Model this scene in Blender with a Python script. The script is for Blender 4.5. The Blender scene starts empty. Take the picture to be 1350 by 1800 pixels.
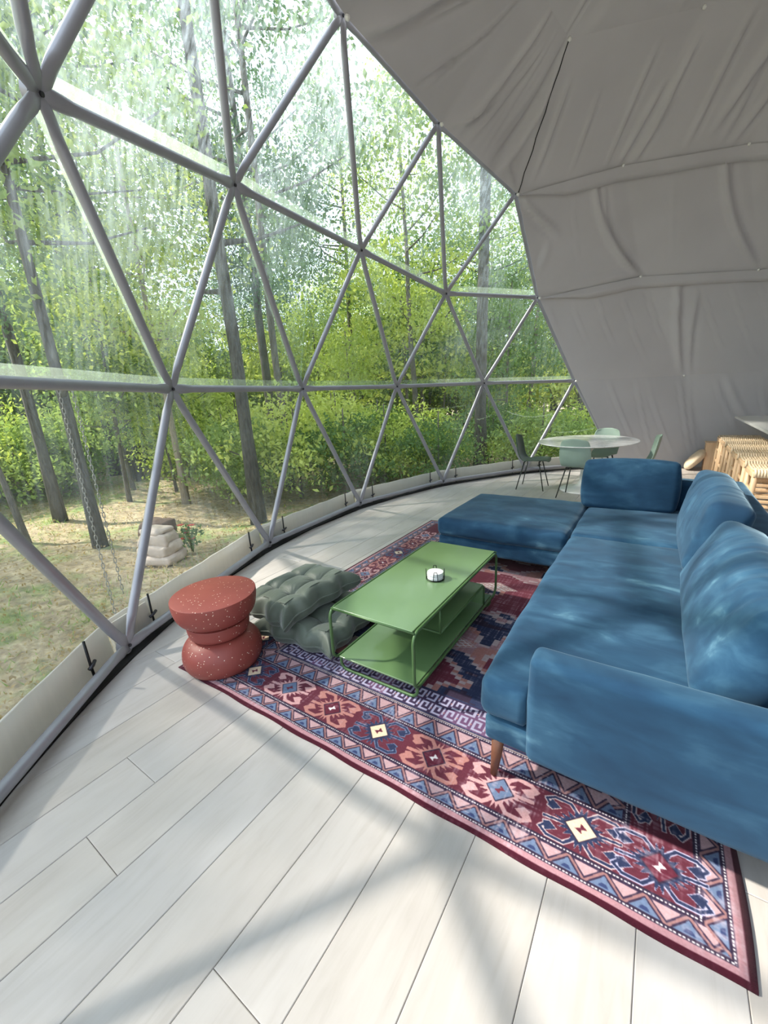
import bpy, bmesh, math, random
import numpy as np
from mathutils import Vector, Matrix

# ------------------------------------------------------------------ camera, sky, sun, exposure
scene = bpy.context.scene
C = scene.collection
random.seed(7)
rng = np.random.default_rng(11)
F_PX, PITCH, ROLL, YAW = 713.56, 0.271638, -0.052598, 0.599519
CAM = Vector((0, 0, 1.5))
cd = bpy.data.cameras.new('camera')
cam = bpy.data.objects.new('camera', cd); C.objects.link(cam)
cd.sensor_fit = 'HORIZONTAL'; cd.sensor_width = 36.0; cd.lens = 36.0 * F_PX / 1350.0
cd.clip_start = 0.02; cd.clip_end = 400
_f = Vector((-math.sin(YAW) * math.cos(PITCH), math.cos(YAW) * math.cos(PITCH), -math.sin(PITCH)))
_r = Vector((math.cos(YAW), math.sin(YAW), 0)); _u = _r.cross(_f)
_r2 = math.cos(ROLL) * _r + math.sin(ROLL) * _u
_u2 = -math.sin(ROLL) * _r + math.cos(ROLL) * _u
M = Matrix((_r2, _u2, -_f)).transposed().to_4x4(); M.translation = CAM
cam.matrix_world = M
scene.camera = cam

world = bpy.data.worlds.new('hazy_sky'); scene.world = world; world.use_nodes = True
wn = world.node_tree.nodes; wl = world.node_tree.links
wbg = wn['Background']; wbg.inputs['Color'].default_value = (0.74, 0.86, 1.0, 1); wbg.inputs['Strength'].default_value = 1.7

SUN_DIR = Vector((1.02, 0.45, -1.0)).normalized()
sd = bpy.data.lights.new('sun', 'SUN'); sd.energy = 8.0; sd.color = (1.0, 0.93, 0.82); sd.angle = math.radians(2.2)
so = bpy.data.objects.new('sun', sd); C.objects.link(so)
so.rotation_euler = SUN_DIR.to_track_quat('-Z', 'Y').to_euler(); so.location = (-12, -5, 14)

scene.view_settings.view_transform = 'Standard'
scene.view_settings.look = 'None'
scene.view_settings.gamma = 1.0
scene.view_settings.use_curve_mapping = False
scene.view_settings.exposure = 0.45
try:
    scene.cycles.transparent_max_bounces = 24
    scene.cycles.diffuse_bounces = 6
    scene.cycles.max_bounces = 14
except Exception:
    pass

# ------------------------------------------------------------------ helpers
def tag(o, label=None, cat=None, group=None, kind=None):
    if label: o['label'] = label
    if cat: o['category'] = cat
    if group: o['group'] = group
    if kind: o['kind'] = kind
    return o

def empty(name, loc=(0, 0, 0), rz=0.0, label=None, cat=None, group=None, kind=None):
    o = bpy.data.objects.new(name, None); C.objects.link(o)
    o.location = loc; o.rotation_euler = (0, 0, rz); o.empty_display_size = 0.1
    return tag(o, label, cat, group, kind)

def copy_tree(o, parent=None):
    c = o.copy(); C.objects.link(c); c.parent = parent
    for ch in list(o.children):
        copy_tree(ch, c)
    return c

class MB:
    def __init__(s):
        s.v = []; s.f = []
    def add(s, verts, faces):
        k = len(s.v)
        s.v.extend([tuple(map(float, p)) for p in verts])
        s.f.extend([tuple(i + k for i in f) for f in faces])
        return s
    def box(s, x0, x1, y0, y1, z0, z1, b=0.0):
        if b <= 0:
            s.add([(x0, y0, z0), (x1, y0, z0), (x1, y1, z0), (x0, y1, z0), (x0, y0, z1), (x1, y0, z1), (x1, y1, z1), (x0, y1, z1)],
                  [(0, 3, 2, 1), (4, 5, 6, 7), (0, 1, 5, 4), (1, 2, 6, 5), (2, 3, 7, 6), (3, 0, 4, 7)])
        else:
            v, f = rbox_geo((x1 - x0, y1 - y0, z1 - z0), b, 2)
            s.add([(p[0] + (x0 + x1) / 2, p[1] + (y0 + y1) / 2, p[2] + (z0 + z1) / 2) for p in v], f)
        return s
    def tube(s, pts, rad, n=10, cap=True):
        pts = [Vector(p) for p in pts]
        m = len(pts)
        rad = [rad] * m if isinstance(rad, (int, float)) else list(rad)
        d0 = (pts[1] - pts[0]).normalized()
        up = Vector((0, 0, 1)) if abs(d0.z) < 0.9 else Vector((1, 0, 0))
        a = d0.cross(up).normalized()
        vs = []
        for i, p in enumerate(pts):
            d = (pts[min(i + 1, m - 1)] - pts[max(i - 1, 0)]).normalized()
            a = (a - d * a.dot(d)).normalized(); b = d.cross(a)
            for k in range(n):
                t = 2 * math.pi * k / n
                vs.append(p + (a * math.cos(t) + b * math.sin(t)) * rad[i])
        fs = [(i * n + k, i * n + (k + 1) % n, (i + 1) * n + (k + 1) % n, (i + 1) * n + k) for i in range(m - 1) for k in range(n)]
        if cap:
            fs.append(tuple(range(n - 1, -1, -1))); fs.append(tuple((m - 1) * n + k for k in range(n)))
        return s.add(vs, fs)
    def lathe(s, prof, n=32, c=(0, 0, 0), sx=1.0, sy=1.0):
        vs = []; m = len(prof)
        for r, z in prof:
            for k in range(n):
                t = 2 * math.pi * k / n
                vs.append((c[0] + sx * r * math.cos(t), c[1] + sy * r * math.sin(t), c[2] + z))
        fs = [(i * n + k, i * n + (k + 1) % n, (i + 1) * n + (k + 1) % n, (i + 1) * n + k) for i in range(m - 1) for k in range(n)]
        fs.append(tuple(range(n - 1, -1, -1))); fs.append(tuple((m - 1) * n + k for k in range(n)))
        return s.add(vs, fs)
    def build(s, name, mat, parent=None, world=True, smooth=True, kind=None, label=None):
        me = bpy.data.meshes.new(name)
        me.from_pydata(s.v, [], s.f); me.update()
        if smooth: me.shade_smooth()
        if mat: me.materials.append(mat)
        o = bpy.data.objects.new(name, me); C.objects.link(o)
        if parent is not None:
            o.parent = parent
            if world:
                par = parent; off = Vector((0, 0, 0))
                while par is not None:
                    off += par.location; par = par.parent
                o.location = -off
        tag(o, label, None, None, kind)
        return o

def sharp(o, ang=35):
    """smooth shading with the edges over ANG degrees kept sharp"""
    me = o.data
    bm = bmesh.new(); bm.from_mesh(me)
    for e in bm.edges:
        if len(e.link_faces) == 2 and e.calc_face_angle(0) > math.radians(ang): e.smooth = False
    bm.to_mesh(me); bm.free()
    return o

def rbox_geo(size, r, seg=3, cells=(1, 1, 1), puff=0.0):
    """rounded box centred on the origin; cells = extra grid cells per axis; puff = outward bulge of each face centre"""
    hx = [d / 2 for d in size]
    r = min(r, min(hx) * 0.98)
    ax = []
    for i in range(3):
        inner = hx[i] - r
        lo = [-inner - r * (1 - k / seg) for k in range(seg)]
        mid = [-inner + 2 * inner * k / cells[i] for k in range(cells[i] + 1)]
        hi = [inner + r * (k + 1) / seg for k in range(seg)]
        ax.append(lo + mid + hi)
    idx = {}; vs = []; fs = []
    def vert(i, j, k):
        key = (i, j, k)
        if key in idx: return idx[key]
        p = [ax[0][i], ax[1][j], ax[2][k]]
        q = [max(-(hx[a] - r), min(hx[a] - r, p[a])) for a in range(3)]
        d = Vector([p[a] - q[a] for a in range(3)])
        m = max(abs(c) for c in d)
        n = d.normalized() if m > 1e-9 else Vector((0, 0, 0))
        # cube-to-sphere spread
        w = Vector(q) + n * r
        if puff:
            u = [w[a] / hx[a] for a in range(3)]
            for a in range(3):
                o1, o2 = (a + 1) % 3, (a + 2) % 3
                w[a] += u[a] * puff * (1 - u[o1] ** 2) * (1 - u[o2] ** 2)
        idx[key] = len(vs); vs.append(tuple(w))
        return idx[key]
    N = [len(a) for a in ax]
    for a in range(3):
        b, c = (a + 1) % 3, (a + 2) % 3
        for side in (0, N[a] - 1):
            for i in range(N[b] - 1):
                for j in range(N[c] - 1):
                    q = []
                    for (di, dj) in ((0, 0), (1, 0), (1, 1), (0, 1)):
                        key = [0, 0, 0]; key[a] = side; key[b] = i + di; key[c] = j + dj
                        q.append(vert(*key))
                    fs.append(tuple(q) if side else tuple(reversed(q)))
    return vs, fs

def fast_mesh(name, V, Fq, mat, smooth=False):
    """numpy verts (n,3) and faces (m,4) or (m,3) to a mesh"""
    me = bpy.data.meshes.new(name)
    V = np.asarray(V, np.float32); Fq = np.asarray(Fq, np.int32); k = Fq.shape[1]
    me.vertices.add(len(V)); me.vertices.foreach_set('co', V.ravel())
    me.loops.add(Fq.size); me.loops.foreach_set('vertex_index', Fq.ravel())
    me.polygons.add(len(Fq)); me.polygons.foreach_set('loop_start', np.arange(0, Fq.size, k, dtype=np.int32))
    me.update(calc_edges=True); me.validate()
    if smooth: me.shade_smooth()
    if mat: me.materials.append(mat)
    return me

def mesh_obj(name, me, parent=None, kind=None):
    o = bpy.data.objects.new(name, me); C.objects.link(o)
    if parent is not None: o.parent = parent
    return tag(o, kind=kind)

def vnoise(x, y, seed=0):
    """smooth value noise on arrays, 0..1"""
    xi = np.floor(x).astype(np.int64); yi = np.floor(y).astype(np.int64)
    fx = x - xi; fy = y - yi
    fx = fx * fx * (3 - 2 * fx); fy = fy * fy * (3 - 2 * fy)
    def h(a, b):
        n = (a * 374761393 + b * 668265263 + seed * 1442695041) & 0xffffffff
        n = ((n ^ (n >> 13)) * 1274126177) & 0xffffffff
        return ((n ^ (n >> 16)) & 0xffff) / 65535.0
    return (h(xi, yi) * (1 - fx) + h(xi + 1, yi) * fx) * (1 - fy) + (h(xi, yi + 1) * (1 - fx) + h(xi + 1, yi + 1) * fx) * fy

# ------------------------------------------------------------------ materials
def srgb(r, g, b):
    return tuple(((c / 255) / 12.92 if c / 255 <= 0.04045 else ((c / 255 + 0.055) / 1.055) ** 2.4) for c in (r, g, b)) + (1.0,)

class Mat:
    def __init__(s, name):
        s.m = bpy.data.materials.new(name); s.m.use_nodes = True
        s.n = s.m.node_tree.nodes; s.l = s.m.node_tree.links
        s.p = s.n['Principled BSDF']; s.out = s.n['Material Output']
    def node(s, t, **kw):
        nd = s.n.new(t)
        for k, v in kw.items():
            if k in nd.inputs: nd.inputs[k].default_value = v
            else: setattr(nd, k, v)
        return nd
    def link(s, a, b): s.l.new(a, b)
    def coord(s, scale=(1, 1, 1), kind='Object', rot=(0, 0, 0)):
        tc = s.node('ShaderNodeTexCoord'); mp = s.node('ShaderNodeMapping')
        mp.inputs['Scale'].default_value = scale; mp.inputs['Rotation'].default_value = rot
        s.link(tc.outputs[kind], mp.inputs['Vector'])
        return mp.outputs['Vector']
    def noise(s, vec, scale, detail=4, rough=0.55, dist=0.0):
        n = s.node('ShaderNodeTexNoise'); n.inputs['Scale'].default_value = scale
        n.inputs['Detail'].default_value = detail; n.inputs['Roughness'].default_value = rough; n.inputs['Distortion'].default_value = dist
        if vec is not None: s.link(vec, n.inputs['Vector'])
        return n.outputs['Fac']
    def ramp(s, fac, stops, interp='LINEAR'):
        r = s.node('ShaderNodeValToRGB'); r.color_ramp.interpolation = interp
        while len(r.color_ramp.elements) < len(stops): r.color_ramp.elements.new(0.5)
        for e, (p, c) in zip(r.color_ramp.elements, stops):
            e.position = p; e.color = c if len(c) == 4 else tuple(c) + (1,)
        s.link(fac, r.inputs['Fac'])
        return r.outputs['Color']
    def mix(s, fac, a, b, blend='MIX'):
        m = s.node('ShaderNodeMix'); m.data_type = 'RGBA'; m.blend_type = blend
        for sock, v in ((m.inputs[0], fac), (m.inputs[6], a), (m.inputs[7], b)):
            if hasattr(v, 'is_linked') or hasattr(v, 'links'): s.link(v, sock)
            else: sock.default_value = v
        return m.outputs[2]
    def base(s, v):
        if hasattr(v, 'links'): s.link(v, s.p.inputs['Base Color'])
        else: s.p.inputs['Base Color'].default_value = v
        return s
    def set(s, **kw):
        for k, v in kw.items(): s.p.inputs[k.replace('_', ' ')].default_value = v
        return s
    def bump(s, fac, strength=0.3, dist=0.01):
        b = s.node('ShaderNodeBump'); b.inputs['Strength'].default_value = strength; b.inputs['Distance'].default_value = dist
        s.link(fac, b.inputs['Height']); s.link(b.outputs['Normal'], s.p.inputs['Normal'])
        return s

def simple(name, col, rough=0.5, metal=0.0, var=0.08, scale=12, bump=0.0):
    m = Mat(name); v = m.coord()
    n = m.noise(v, scale, 5)
    dark = tuple(c * (1 - var * 2) for c in col[:3]) + (1,); lite = tuple(min(1, c * (1 + var * 1.5)) for c in col[:3]) + (1,)
    m.base(m.ramp(n, [(0.25, dark), (0.75, lite)])).set(Roughness=rough, Metallic=metal)
    if bump: m.bump(m.noise(v, scale * 6, 4), bump, 0.004)
    return m.m

MT = {}
MT['steel'] = simple('brushed_grey_steel', srgb(158, 158, 166), 0.36, 0.3, 0.05, 6)
MT['bolt'] = simple('dark_bolt_steel', srgb(70, 70, 76), 0.4, 0.7)
MT['dull_black'] = simple('dull_black', srgb(24, 24, 26), 0.8)
MT['vinyl'] = simple('beige_vinyl_skirt', srgb(222, 217, 210), 0.45, 0, 0.03, 3)
_vt = MT['vinyl'].node_tree; _vp = _vt.nodes['Principled BSDF']; _tl = _vt.nodes.new('ShaderNodeBsdfTranslucent'); _tl.inputs['Color'].default_value = (.8, .76, .70, 1)
_mx = _vt.nodes.new('ShaderNodeMixShader'); _mx.inputs[0].default_value = .3; _vt.links.new(_vp.outputs[0], _mx.inputs[1]); _vt.links.new(_tl.outputs[0], _mx.inputs[2]); _vt.links.new(_mx.outputs[0], _vt.nodes['Material Output'].inputs['Surface'])
MT['black_metal'] = simple('black_metal', srgb(26, 26, 28), 0.45, 0.3)
MT['walnut'] = simple('walnut_leg', srgb(104, 66, 48), 0.45, 0, 0.15, 20)
MT['chair_leg'] = simple('dark_chair_leg', srgb(62, 66, 62), 0.45, 0.4)
MT['sage_shell'] = simple('sage_plastic_shell', srgb(146, 166, 154), 0.5, 0, 0.03, 4)
MT['shaded_sage_shell'] = simple('shaded_sage_plastic_shell', srgb(74, 92, 80), 0.5, 0, 0.03, 4)  # sage shell with the shade of its unlit side put into the colour
MT['white_base'] = simple('white_lacquer', srgb(232, 232, 230), 0.35, 0, 0.02)
MT['chain'] = simple('galvanised_chain', srgb(150, 148, 140), 0.5, 0.6)
MT['stem'] = simple('green_stem', srgb(96, 120, 60), 0.7)
MT['red_petal'] = simple('red_petal', srgb(214, 70, 60), 0.6, 0, 0.15, 40)
MT['underside'] = simple('subfloor_joint', srgb(120, 112, 104), 0.9)

def m_floor():
    m = Mat('pale_oak_plank')
    info = m.node('ShaderNodeObjectInfo')
    tc = m.node('ShaderNodeTexCoord')
    addv = m.node('ShaderNodeVectorMath', operation='ADD')
    comb = m.node('ShaderNodeCombineXYZ')
    mul = m.node('ShaderNodeMath', operation='MULTIPLY'); mul.inputs[1].default_value = 53.0
    m.link(info.outputs['Random'], mul.inputs[0]); m.link(mul.outputs[0], comb.inputs['X']); m.link(mul.outputs[0], comb.inputs['Y'])
    m.link(tc.outputs['Object'], addv.inputs[0]); m.link(comb.outputs[0], addv.inputs[1])
    mp = m.node('ShaderNodeMapping'); mp.inputs['Scale'].default_value = (7.0, 0.9, 1)
    m.link(addv.outputs[0], mp.inputs['Vector'])
    g1 = m.noise(mp.outputs[0], 3.0, 8, 0.6, 1.2)
    mp2 = m.node('ShaderNodeMapping'); mp2.inputs['Scale'].default_value = (2.4, 0.9, 1); m.link(addv.outputs[0], mp2.inputs['Vector'])
    g2 = m.noise(mp2.outputs[0], 2.0, 4, 0.5, 0.6)
    c1 = m.ramp(g1, [(0.25, srgb(164, 156, 150)), (0.5, srgb(181, 175, 171)), (0.8, srgb(190, 185, 182))])
    c2 = m.ramp(g2, [(0.25, srgb(172, 165, 160)), (0.65, srgb(194, 189, 186))])
    c = m.mix(0.5, c1, c2)
    tint = m.ramp(info.outputs['Random'], [(0.0, (0.92, 0.93, 0.96, 1)), (0.5, (1, 0.99, 0.99, 1)), (1.0, (0.96, 0.94, 0.92, 1))])
    m.base(m.mix(1.0, c, tint, 'MULTIPLY'))
    m.set(Roughness=0.42).bump(g1, 0.12, 0.003)
    return m.m
MT['plank'] = m_floor()

def m_velvet():
    m = Mat('blue_velvet')
    v = m.coord((1.6, 4.0, 4.0), rot=(0.2, 0.3, 0.5)); v2 = m.coord((1, 1, 1))
    n1 = m.noise(v, 2.6, 5, 0.5, 0.5); n2 = m.noise(v2, 2.0, 5, 0.55, 0.4)
    mx = m.node('ShaderNodeMath', operation='MULTIPLY'); m.link(n1, mx.inputs[0]); m.link(n2, mx.inputs[1])
    c = m.ramp(mx.outputs[0], [(0.12, srgb(22, 49, 74)), (0.25, srgb(30, 62, 88)), (0.36, srgb(46, 80, 105)), (0.46, srgb(84, 120, 140))])
    m.base(c).set(Roughness=0.9)
    m.p.inputs['Sheen Weight'].default_value = 0.3
    m.p.inputs['Sheen Roughness'].default_value = 0.4
    m.p.inputs['Sheen Tint'].default_value = (0.55, 0.78, 0.95, 1)
    m.p.inputs['Specular IOR Level'].default_value = 0.2
    m.bump(n1, 0.06, 0.005)
    return m.m
MT['velvet'] = m_velvet()

def m_liner():
    m = Mat('grey_liner_fabric')
    v = m.coord()
    n = m.noise(v, 1.2, 4, 0.5); w = m.noise(v, 220, 2)
    m.base(m.ramp(n, [(0.3, srgb(188, 186, 189)), (0.7, srgb(196, 194, 197))])).set(Roughness=0.75)
    m.p.inputs['Sheen Weight'].default_value = 0.15
    m.bump(w, 0.08, 0.002)
    return m.m
MT['liner'] = m_liner()

def m_film():
    m = Mat('clear_dusty_vinyl_film')
    for nd in (m.p,): m.n.remove(nd)
    tr = m.node('ShaderNodeBsdfTransparent'); tr.inputs['Color'].default_value = (0.95, 0.975, 0.97, 1)
    df = m.node('ShaderNodeBsdfTranslucent'); df.inputs['Color'].default_value = (0.72, 0.86, 1.0, 1)
    gl = m.node('ShaderNodeBsdfGlossy'); gl.inputs['Roughness'].default_value = 0.12; gl.inputs['Color'].default_value = (0.9, 0.95, 1, 1)
    v1 = m.coord((9, 9, 0.35)); s1 = m.noise(v1, 3.0, 5, 0.6, 0.3)
    v2 = m.coord((1, 1, 1)); s2 = m.noise(v2, 1.1, 3, 0.55)
    sep = m.node('ShaderNodeSeparateXYZ'); tc = m.node('ShaderNodeTexCoord'); m.link(tc.outputs['Object'], sep.inputs[0])
    hgt = m.node('ShaderNodeMapRange'); hgt.inputs['From Min'].default_value = 1.2; hgt.inputs['From Max'].default_value = 4.2
    hgt.inputs['To Min'].default_value = 0.45; hgt.inputs['To Max'].default_value = 2.1
    m.link(sep.outputs['Z'], hgt.inputs['Value'])
    pr = m.node('ShaderNodeMath', operation='MULTIPLY'); m.link(s1, pr.inputs[0]); m.link(s2, pr.inputs[1])
    mr = m.node('ShaderNodeMapRange'); mr.inputs['From Min'].default_value = 0.16; mr.inputs['From Max'].default_value = 0.42
    mr.inputs['To Min'].default_value = 0.008; mr.inputs['To Max'].default_value = 0.17
    m.link(pr.outputs[0], mr.inputs['Value'])
    hz = m.node('ShaderNodeMath', operation='MULTIPLY', use_clamp=True); m.link(mr.outputs[0], hz.inputs[0]); m.link(hgt.outputs[0], hz.inputs[1])
    a = m.node('ShaderNodeMixShader'); m.link(hz.outputs[0], a.inputs[0]); m.link(tr.outputs[0], a.inputs[1]); m.link(df.outputs[0], a.inputs[2])
    b = m.node('ShaderNodeMixShader'); b.inputs[0].default_value = 0.025; m.link(a.outputs[0], b.inputs[1]); m.link(gl.outputs[0], b.inputs[2])
    m.link(b.outputs[0], m.out.inputs['Surface'])
    return m.m
MT['film'] = m_film()

def m_seam():
    m = Mat('welded_vinyl_seam')
    m.n.remove(m.p)
    tr = m.node('ShaderNodeBsdfTransparent'); tr.inputs['Color'].default_value = (0.9, 0.95, 0.9, 1)
    df = m.node('ShaderNodeBsdfTranslucent'); df.inputs['Color'].default_value = (0.85, 0.92, 0.82, 1)
    d2 = m.node('ShaderNodeBsdfDiffuse'); d2.inputs['Color'].default_value = (0.8, 0.86, 0.8, 1)
    s0 = m.node('ShaderNodeAddShader'); m.link(df.outputs[0], s0.inputs[0]); m.link(d2.outputs[0], s0.inputs[1])
    n = m.noise(m.coord((2, 2, 2)), 4, 4)
    mr = m.node('ShaderNodeMapRange'); mr.inputs['To Min'].default_value = 0.07; mr.inputs['To Max'].default_value = 0.19; m.link(n, mr.inputs['Value'])
    a = m.node('ShaderNodeMixShader'); m.link(mr.outputs[0], a.inputs[0]); m.link(tr.outputs[0], a.inputs[1]); m.link(df.outputs[0], a.inputs[2])
    m.link(a.outputs[0], m.out.inputs['Surface'])
    return m.m
MT['seam'] = m_seam()

def m_terrazzo():
    m = Mat('speckled_terracotta')
    vo = m.node('ShaderNodeTexVoronoi'); vo.inputs['Scale'].default_value = 62; m.link(m.coord(), vo.inputs['Vector'])
    th = m.node('ShaderNodeMath', operation='LESS_THAN'); th.inputs[1].default_value = 0.17; m.link(vo.outputs['Distance'], th.inputs[0])
    sepc = m.node('ShaderNodeSeparateColor'); m.link(vo.outputs['Color'], sepc.inputs[0])
    keep = m.node('ShaderNodeMath', operation='GREATER_THAN'); keep.inputs[1].default_value = 0.6; m.link(sepc.outputs[0], keep.inputs[0])
    fm = m.node('ShaderNodeMath', operation='MULTIPLY'); m.link(th.outputs[0], fm.inputs[0]); m.link(keep.outputs[0], fm.inputs[1])
    n = m.noise(m.coord(), 5, 4)
    body = m.ramp(n, [(0.3, srgb(136, 62, 56)), (0.7, srgb(150, 74, 66))])
    speck = m.ramp(sepc.outputs[1], [(0.0, srgb(232, 196, 168)), (1.0, srgb(238, 226, 214))])
    m.base(m.mix(fm.outputs[0], body, speck)).set(Roughness=0.5)
    return m.m
MT['terrazzo'] = m_terrazzo()

def m_green():
    m = Mat('leaf_green_enamel')
    n = m.noise(m.coord((1, 1, 1)), 60, 3); n2 = m.noise(m.coord(), 3, 3)
    m.base(m.ramp(n2, [(0.3, srgb(94, 124, 80)), (0.7, srgb(101, 131, 86))])).set(Roughness=0.42)
    m.p.inputs['Coat Weight'].default_value = 1.0; m.p.inputs['Coat Roughness'].default_value = 0.2; m.p.inputs['Coat IOR'].default_value = 1.7
    m.p.inputs['Specular IOR Level'].default_value = 0.6
    m.bump(n, 0.03, 0.001)
    return m.m
MT['green'] = m_green()
MT['green_tube'] = simple('green_tube_enamel', srgb(74, 104, 62), 0.4, 0.1, 0.05)

def m_sage_satin():
    m = Mat('sage_satin')
    n = m.noise(m.coord((6, 1, 6)), 6, 5, 0.6, 0.5); n2 = m.noise(m.coord(), 3, 3)
    m.base(m.ramp(n2, [(0.3, srgb(70, 79, 69)), (0.7, srgb(88, 97, 85))])).set(Roughness=0.5)
    m.p.inputs['Sheen Weight'].default_value = 0.35
    m.bump(n, 0.25, 0.008)
    return m.m
MT['satin'] = m_sage_satin()

def m_marble():
    m = Mat('white_marble')
    n = m.noise(m.coord((1, 1, 1)), 2.4, 9, 0.62, 1.6)
    m.base(m.ramp(n, [(0.40, srgb(240, 240, 242)), (0.49, srgb(214, 214, 218)), (0.53, srgb(238, 238, 240)), (0.7, srgb(240, 240, 240))])).set(Roughness=0.18)
    return m.m
MT['marble'] = m_marble()

def m_wood(name, a, b, sc=(14, 14, 1.2)):
    m = Mat(name)
    n = m.noise(m.coord(sc), 2.5, 6, 0.6, 0.8)
    m.base(m.ramp(n, [(0.3, a), (0.7, b)])).set(Roughness=0.5).bump(n, 0.1, 0.003)
    return m.m
MT['beech'] = m_wood('pale_beech', srgb(220, 180, 138), srgb(236, 204, 168))
MT['cord'] = m_wood('woven_paper_cord', srgb(224, 198, 164), srgb(242, 224, 196), (90, 8, 20))
MT['tan'] = m_wood('pale_tan_weave', srgb(214, 190, 160), srgb(232, 212, 186), (30, 30, 30))

def m_bark(name, a, b):
    m = Mat(name)
    n = m.noise(m.coord((12, 12, 2.2)), 3, 7, 0.65, 0.6)
    m.base(m.ramp(n, [(0.3, a), (0.7, b)])).set(Roughness=0.9).bump(n, 0.7, 0.04)
    return m.m
MT['bark'] = m_bark('grey_brown_bark', srgb(70, 66, 60), srgb(128, 122, 112))
MT['bark_dark'] = m_bark('dark_bark', srgb(54, 52, 48), srgb(104, 100, 92))
MT['bark_pale'] = m_bark('pale_bark', srgb(128, 116, 96), srgb(172, 160, 138))

def m_leaf(name, cols):
    m = Mat(name); m.n.remove(m.p)
    info = m.node('ShaderNodeObjectInfo')
    n = m.noise(m.coord(), 0.9, 3, 0.6); n2 = m.noise(m.coord(), 9.0, 2)
    s = m.node('ShaderNodeMath', operation='MULTIPLY_ADD'); s.inputs[1].default_value = 0.55; m.link(n, s.inputs[0])
    t = m.node('ShaderNodeMath', operation='MULTIPLY_ADD'); t.inputs[1].default_value = 0.35; t.inputs[2].default_value = 0.0
    m.link(info.outputs['Random'], t.inputs[0])
    m.link(t.outputs[0], s.inputs[2])
    u = m.node('ShaderNodeMath', operation='MULTIPLY_ADD'); u.inputs[1].default_value = 0.25; m.link(n2, u.inputs[0]); m.link(s.outputs[0], u.inputs[2])
    c = m.ramp(u.outputs[0], [(0.2, cols[0]), (0.5, cols[1]), (0.85, cols[2])])
    df = m.node('ShaderNodeBsdfDiffuse'); m.link(c, df.inputs['Color'])
    tl = m.node('ShaderNodeBsdfTranslucent')
    tc = m.mix(1.0, c, (1.0, 1.0, 0.66, 1), 'MULTIPLY'); m.link(tc, tl.inputs['Color'])
    mx = m.node('ShaderNodeMixShader'); mx.inputs[0].default_value = 0.42; m.link(df.outputs[0], mx.inputs[1]); m.link(tl.outputs[0], mx.inputs[2])
    m.link(mx.outputs[0], m.out.inputs['Surface'])
    return m.m
MT['leaf'] = m_leaf('summer_leaf', [srgb(78, 110, 74), srgb(122, 152, 92), srgb(180, 198, 122)])
MT['leaf_deep'] = m_leaf('deep_green_leaf', [srgb(66, 96, 78), srgb(96, 128, 98), srgb(138, 164, 118)])
MT['leaf_bright'] = m_leaf('yellow_green_leaf', [srgb(140, 168, 84), srgb(186, 204, 108), srgb(216, 224, 138)])

def m_ground():
    m = Mat('leaf_litter_and_grass')
    v = m.coord()
    n1 = m.noise(v, 0.45, 5, 0.6, 0.4); n2 = m.noise(v, 9, 6, 0.7); n3 = m.noise(v, 2.0, 5, 0.6)
    lit = m.ramp(n2, [(0.3, srgb(112, 98, 78)), (0.5, srgb(158, 142, 114)), (0.72, srgb(198, 182, 150))])
    grs = m.ramp(n2, [(0.3, srgb(86, 106, 58)), (0.7, srgb(146, 160, 92))])
    md = m.node('ShaderNodeMath', operation='MULTIPLY_ADD'); md.inputs[1].default_value = 0.5; m.link(n3, md.inputs[0])
    h = m.node('ShaderNodeMath', operation='MULTIPLY'); h.inputs[1].default_value = 0.5; m.link(n1, h.inputs[0]); m.link(h.outputs[0], md.inputs[2])
    f = m.ramp(md.outputs[0], [(0.50, (0, 0, 0, 1)), (0.62, (1, 1, 1, 1))])
    m.base(m.mix(f, lit, grs)).set(Roughness=0.95).bump(n2, 0.6, 0.05)
    return m.m
MT['ground'] = m_ground()
MT['stone'] = simple('weathered_pinkish_stone', srgb(196, 178, 164), 0.85, 0, 0.12, 9, 0.6)
MT['stone_dark'] = simple('dark_brown_stone', srgb(98, 78, 66), 0.9, 0, 0.15, 9, 0.6)

# ------------------------------------------------------------------ the setting: floor of separate planks
OX, OY, OZ = 2.367, 3.946, 0.90          # dome centre
RD = 5.92                                # dome radius (frame)
def az(d, r, z): return Vector((OX + r * math.cos(math.radians(d)), OY + r * math.sin(math.radians(d)), z))
RF = 5.825
floor = empty('floor', (OX, OY, 0), kind='structure')
PW = 0.2428; X_SEAM = -0.1445; GAP = 0.0016; PT = 0.014
JOINT = {-10: 1.05, -9: 1.32, -8: 1.22, -7: 0.54, -6: 0.285, -5: 1.25, -4: 1.45, -3: 0.318, -2: 1.15, -1: 1.4, 0: 1.2, 1: 1.5, 2: 1.3}
PL = 1.62
rest = MB()
def span(xx):
    h = RF * RF - (xx - OX) ** 2
    return (OY - math.sqrt(h), OY + math.sqrt(h)) if h > 0 else None
def plank_geo(poly):
    """poly: 4 corner xy counter-clockwise; a slab with a small bevelled arris"""
    cx = sum(p[0] for p in poly) / 4; cy = sum(p[1] for p in poly) / 4
    e = 0.0022
    def ins(p, k): return (p[0] + (k if p[0] < cx else -k), p[1] + (k if p[1] < cy else -k))
    lo = [ins(p, GAP * .5) for p in poly]; hi = [ins(p, GAP * .5 + e) for p in poly]
    v = [(p[0], p[1], -PT) for p in lo] + [(p[0], p[1], -e * .8) for p in lo] + [(p[0], p[1], 0.0) for p in hi]
    f = [(8, 9, 10, 11)]
    for k in range(4):
        n = (k + 1) % 4
        f += [(k, n, 4 + n, 4 + k), (4 + k, 4 + n, 8 + n, 8 + k)]
    return v, f
kmin = int(math.floor((OX - RF - X_SEAM) / PW)); kmax = int(math.floor((OX + RF - X_SEAM) / PW))
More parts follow.
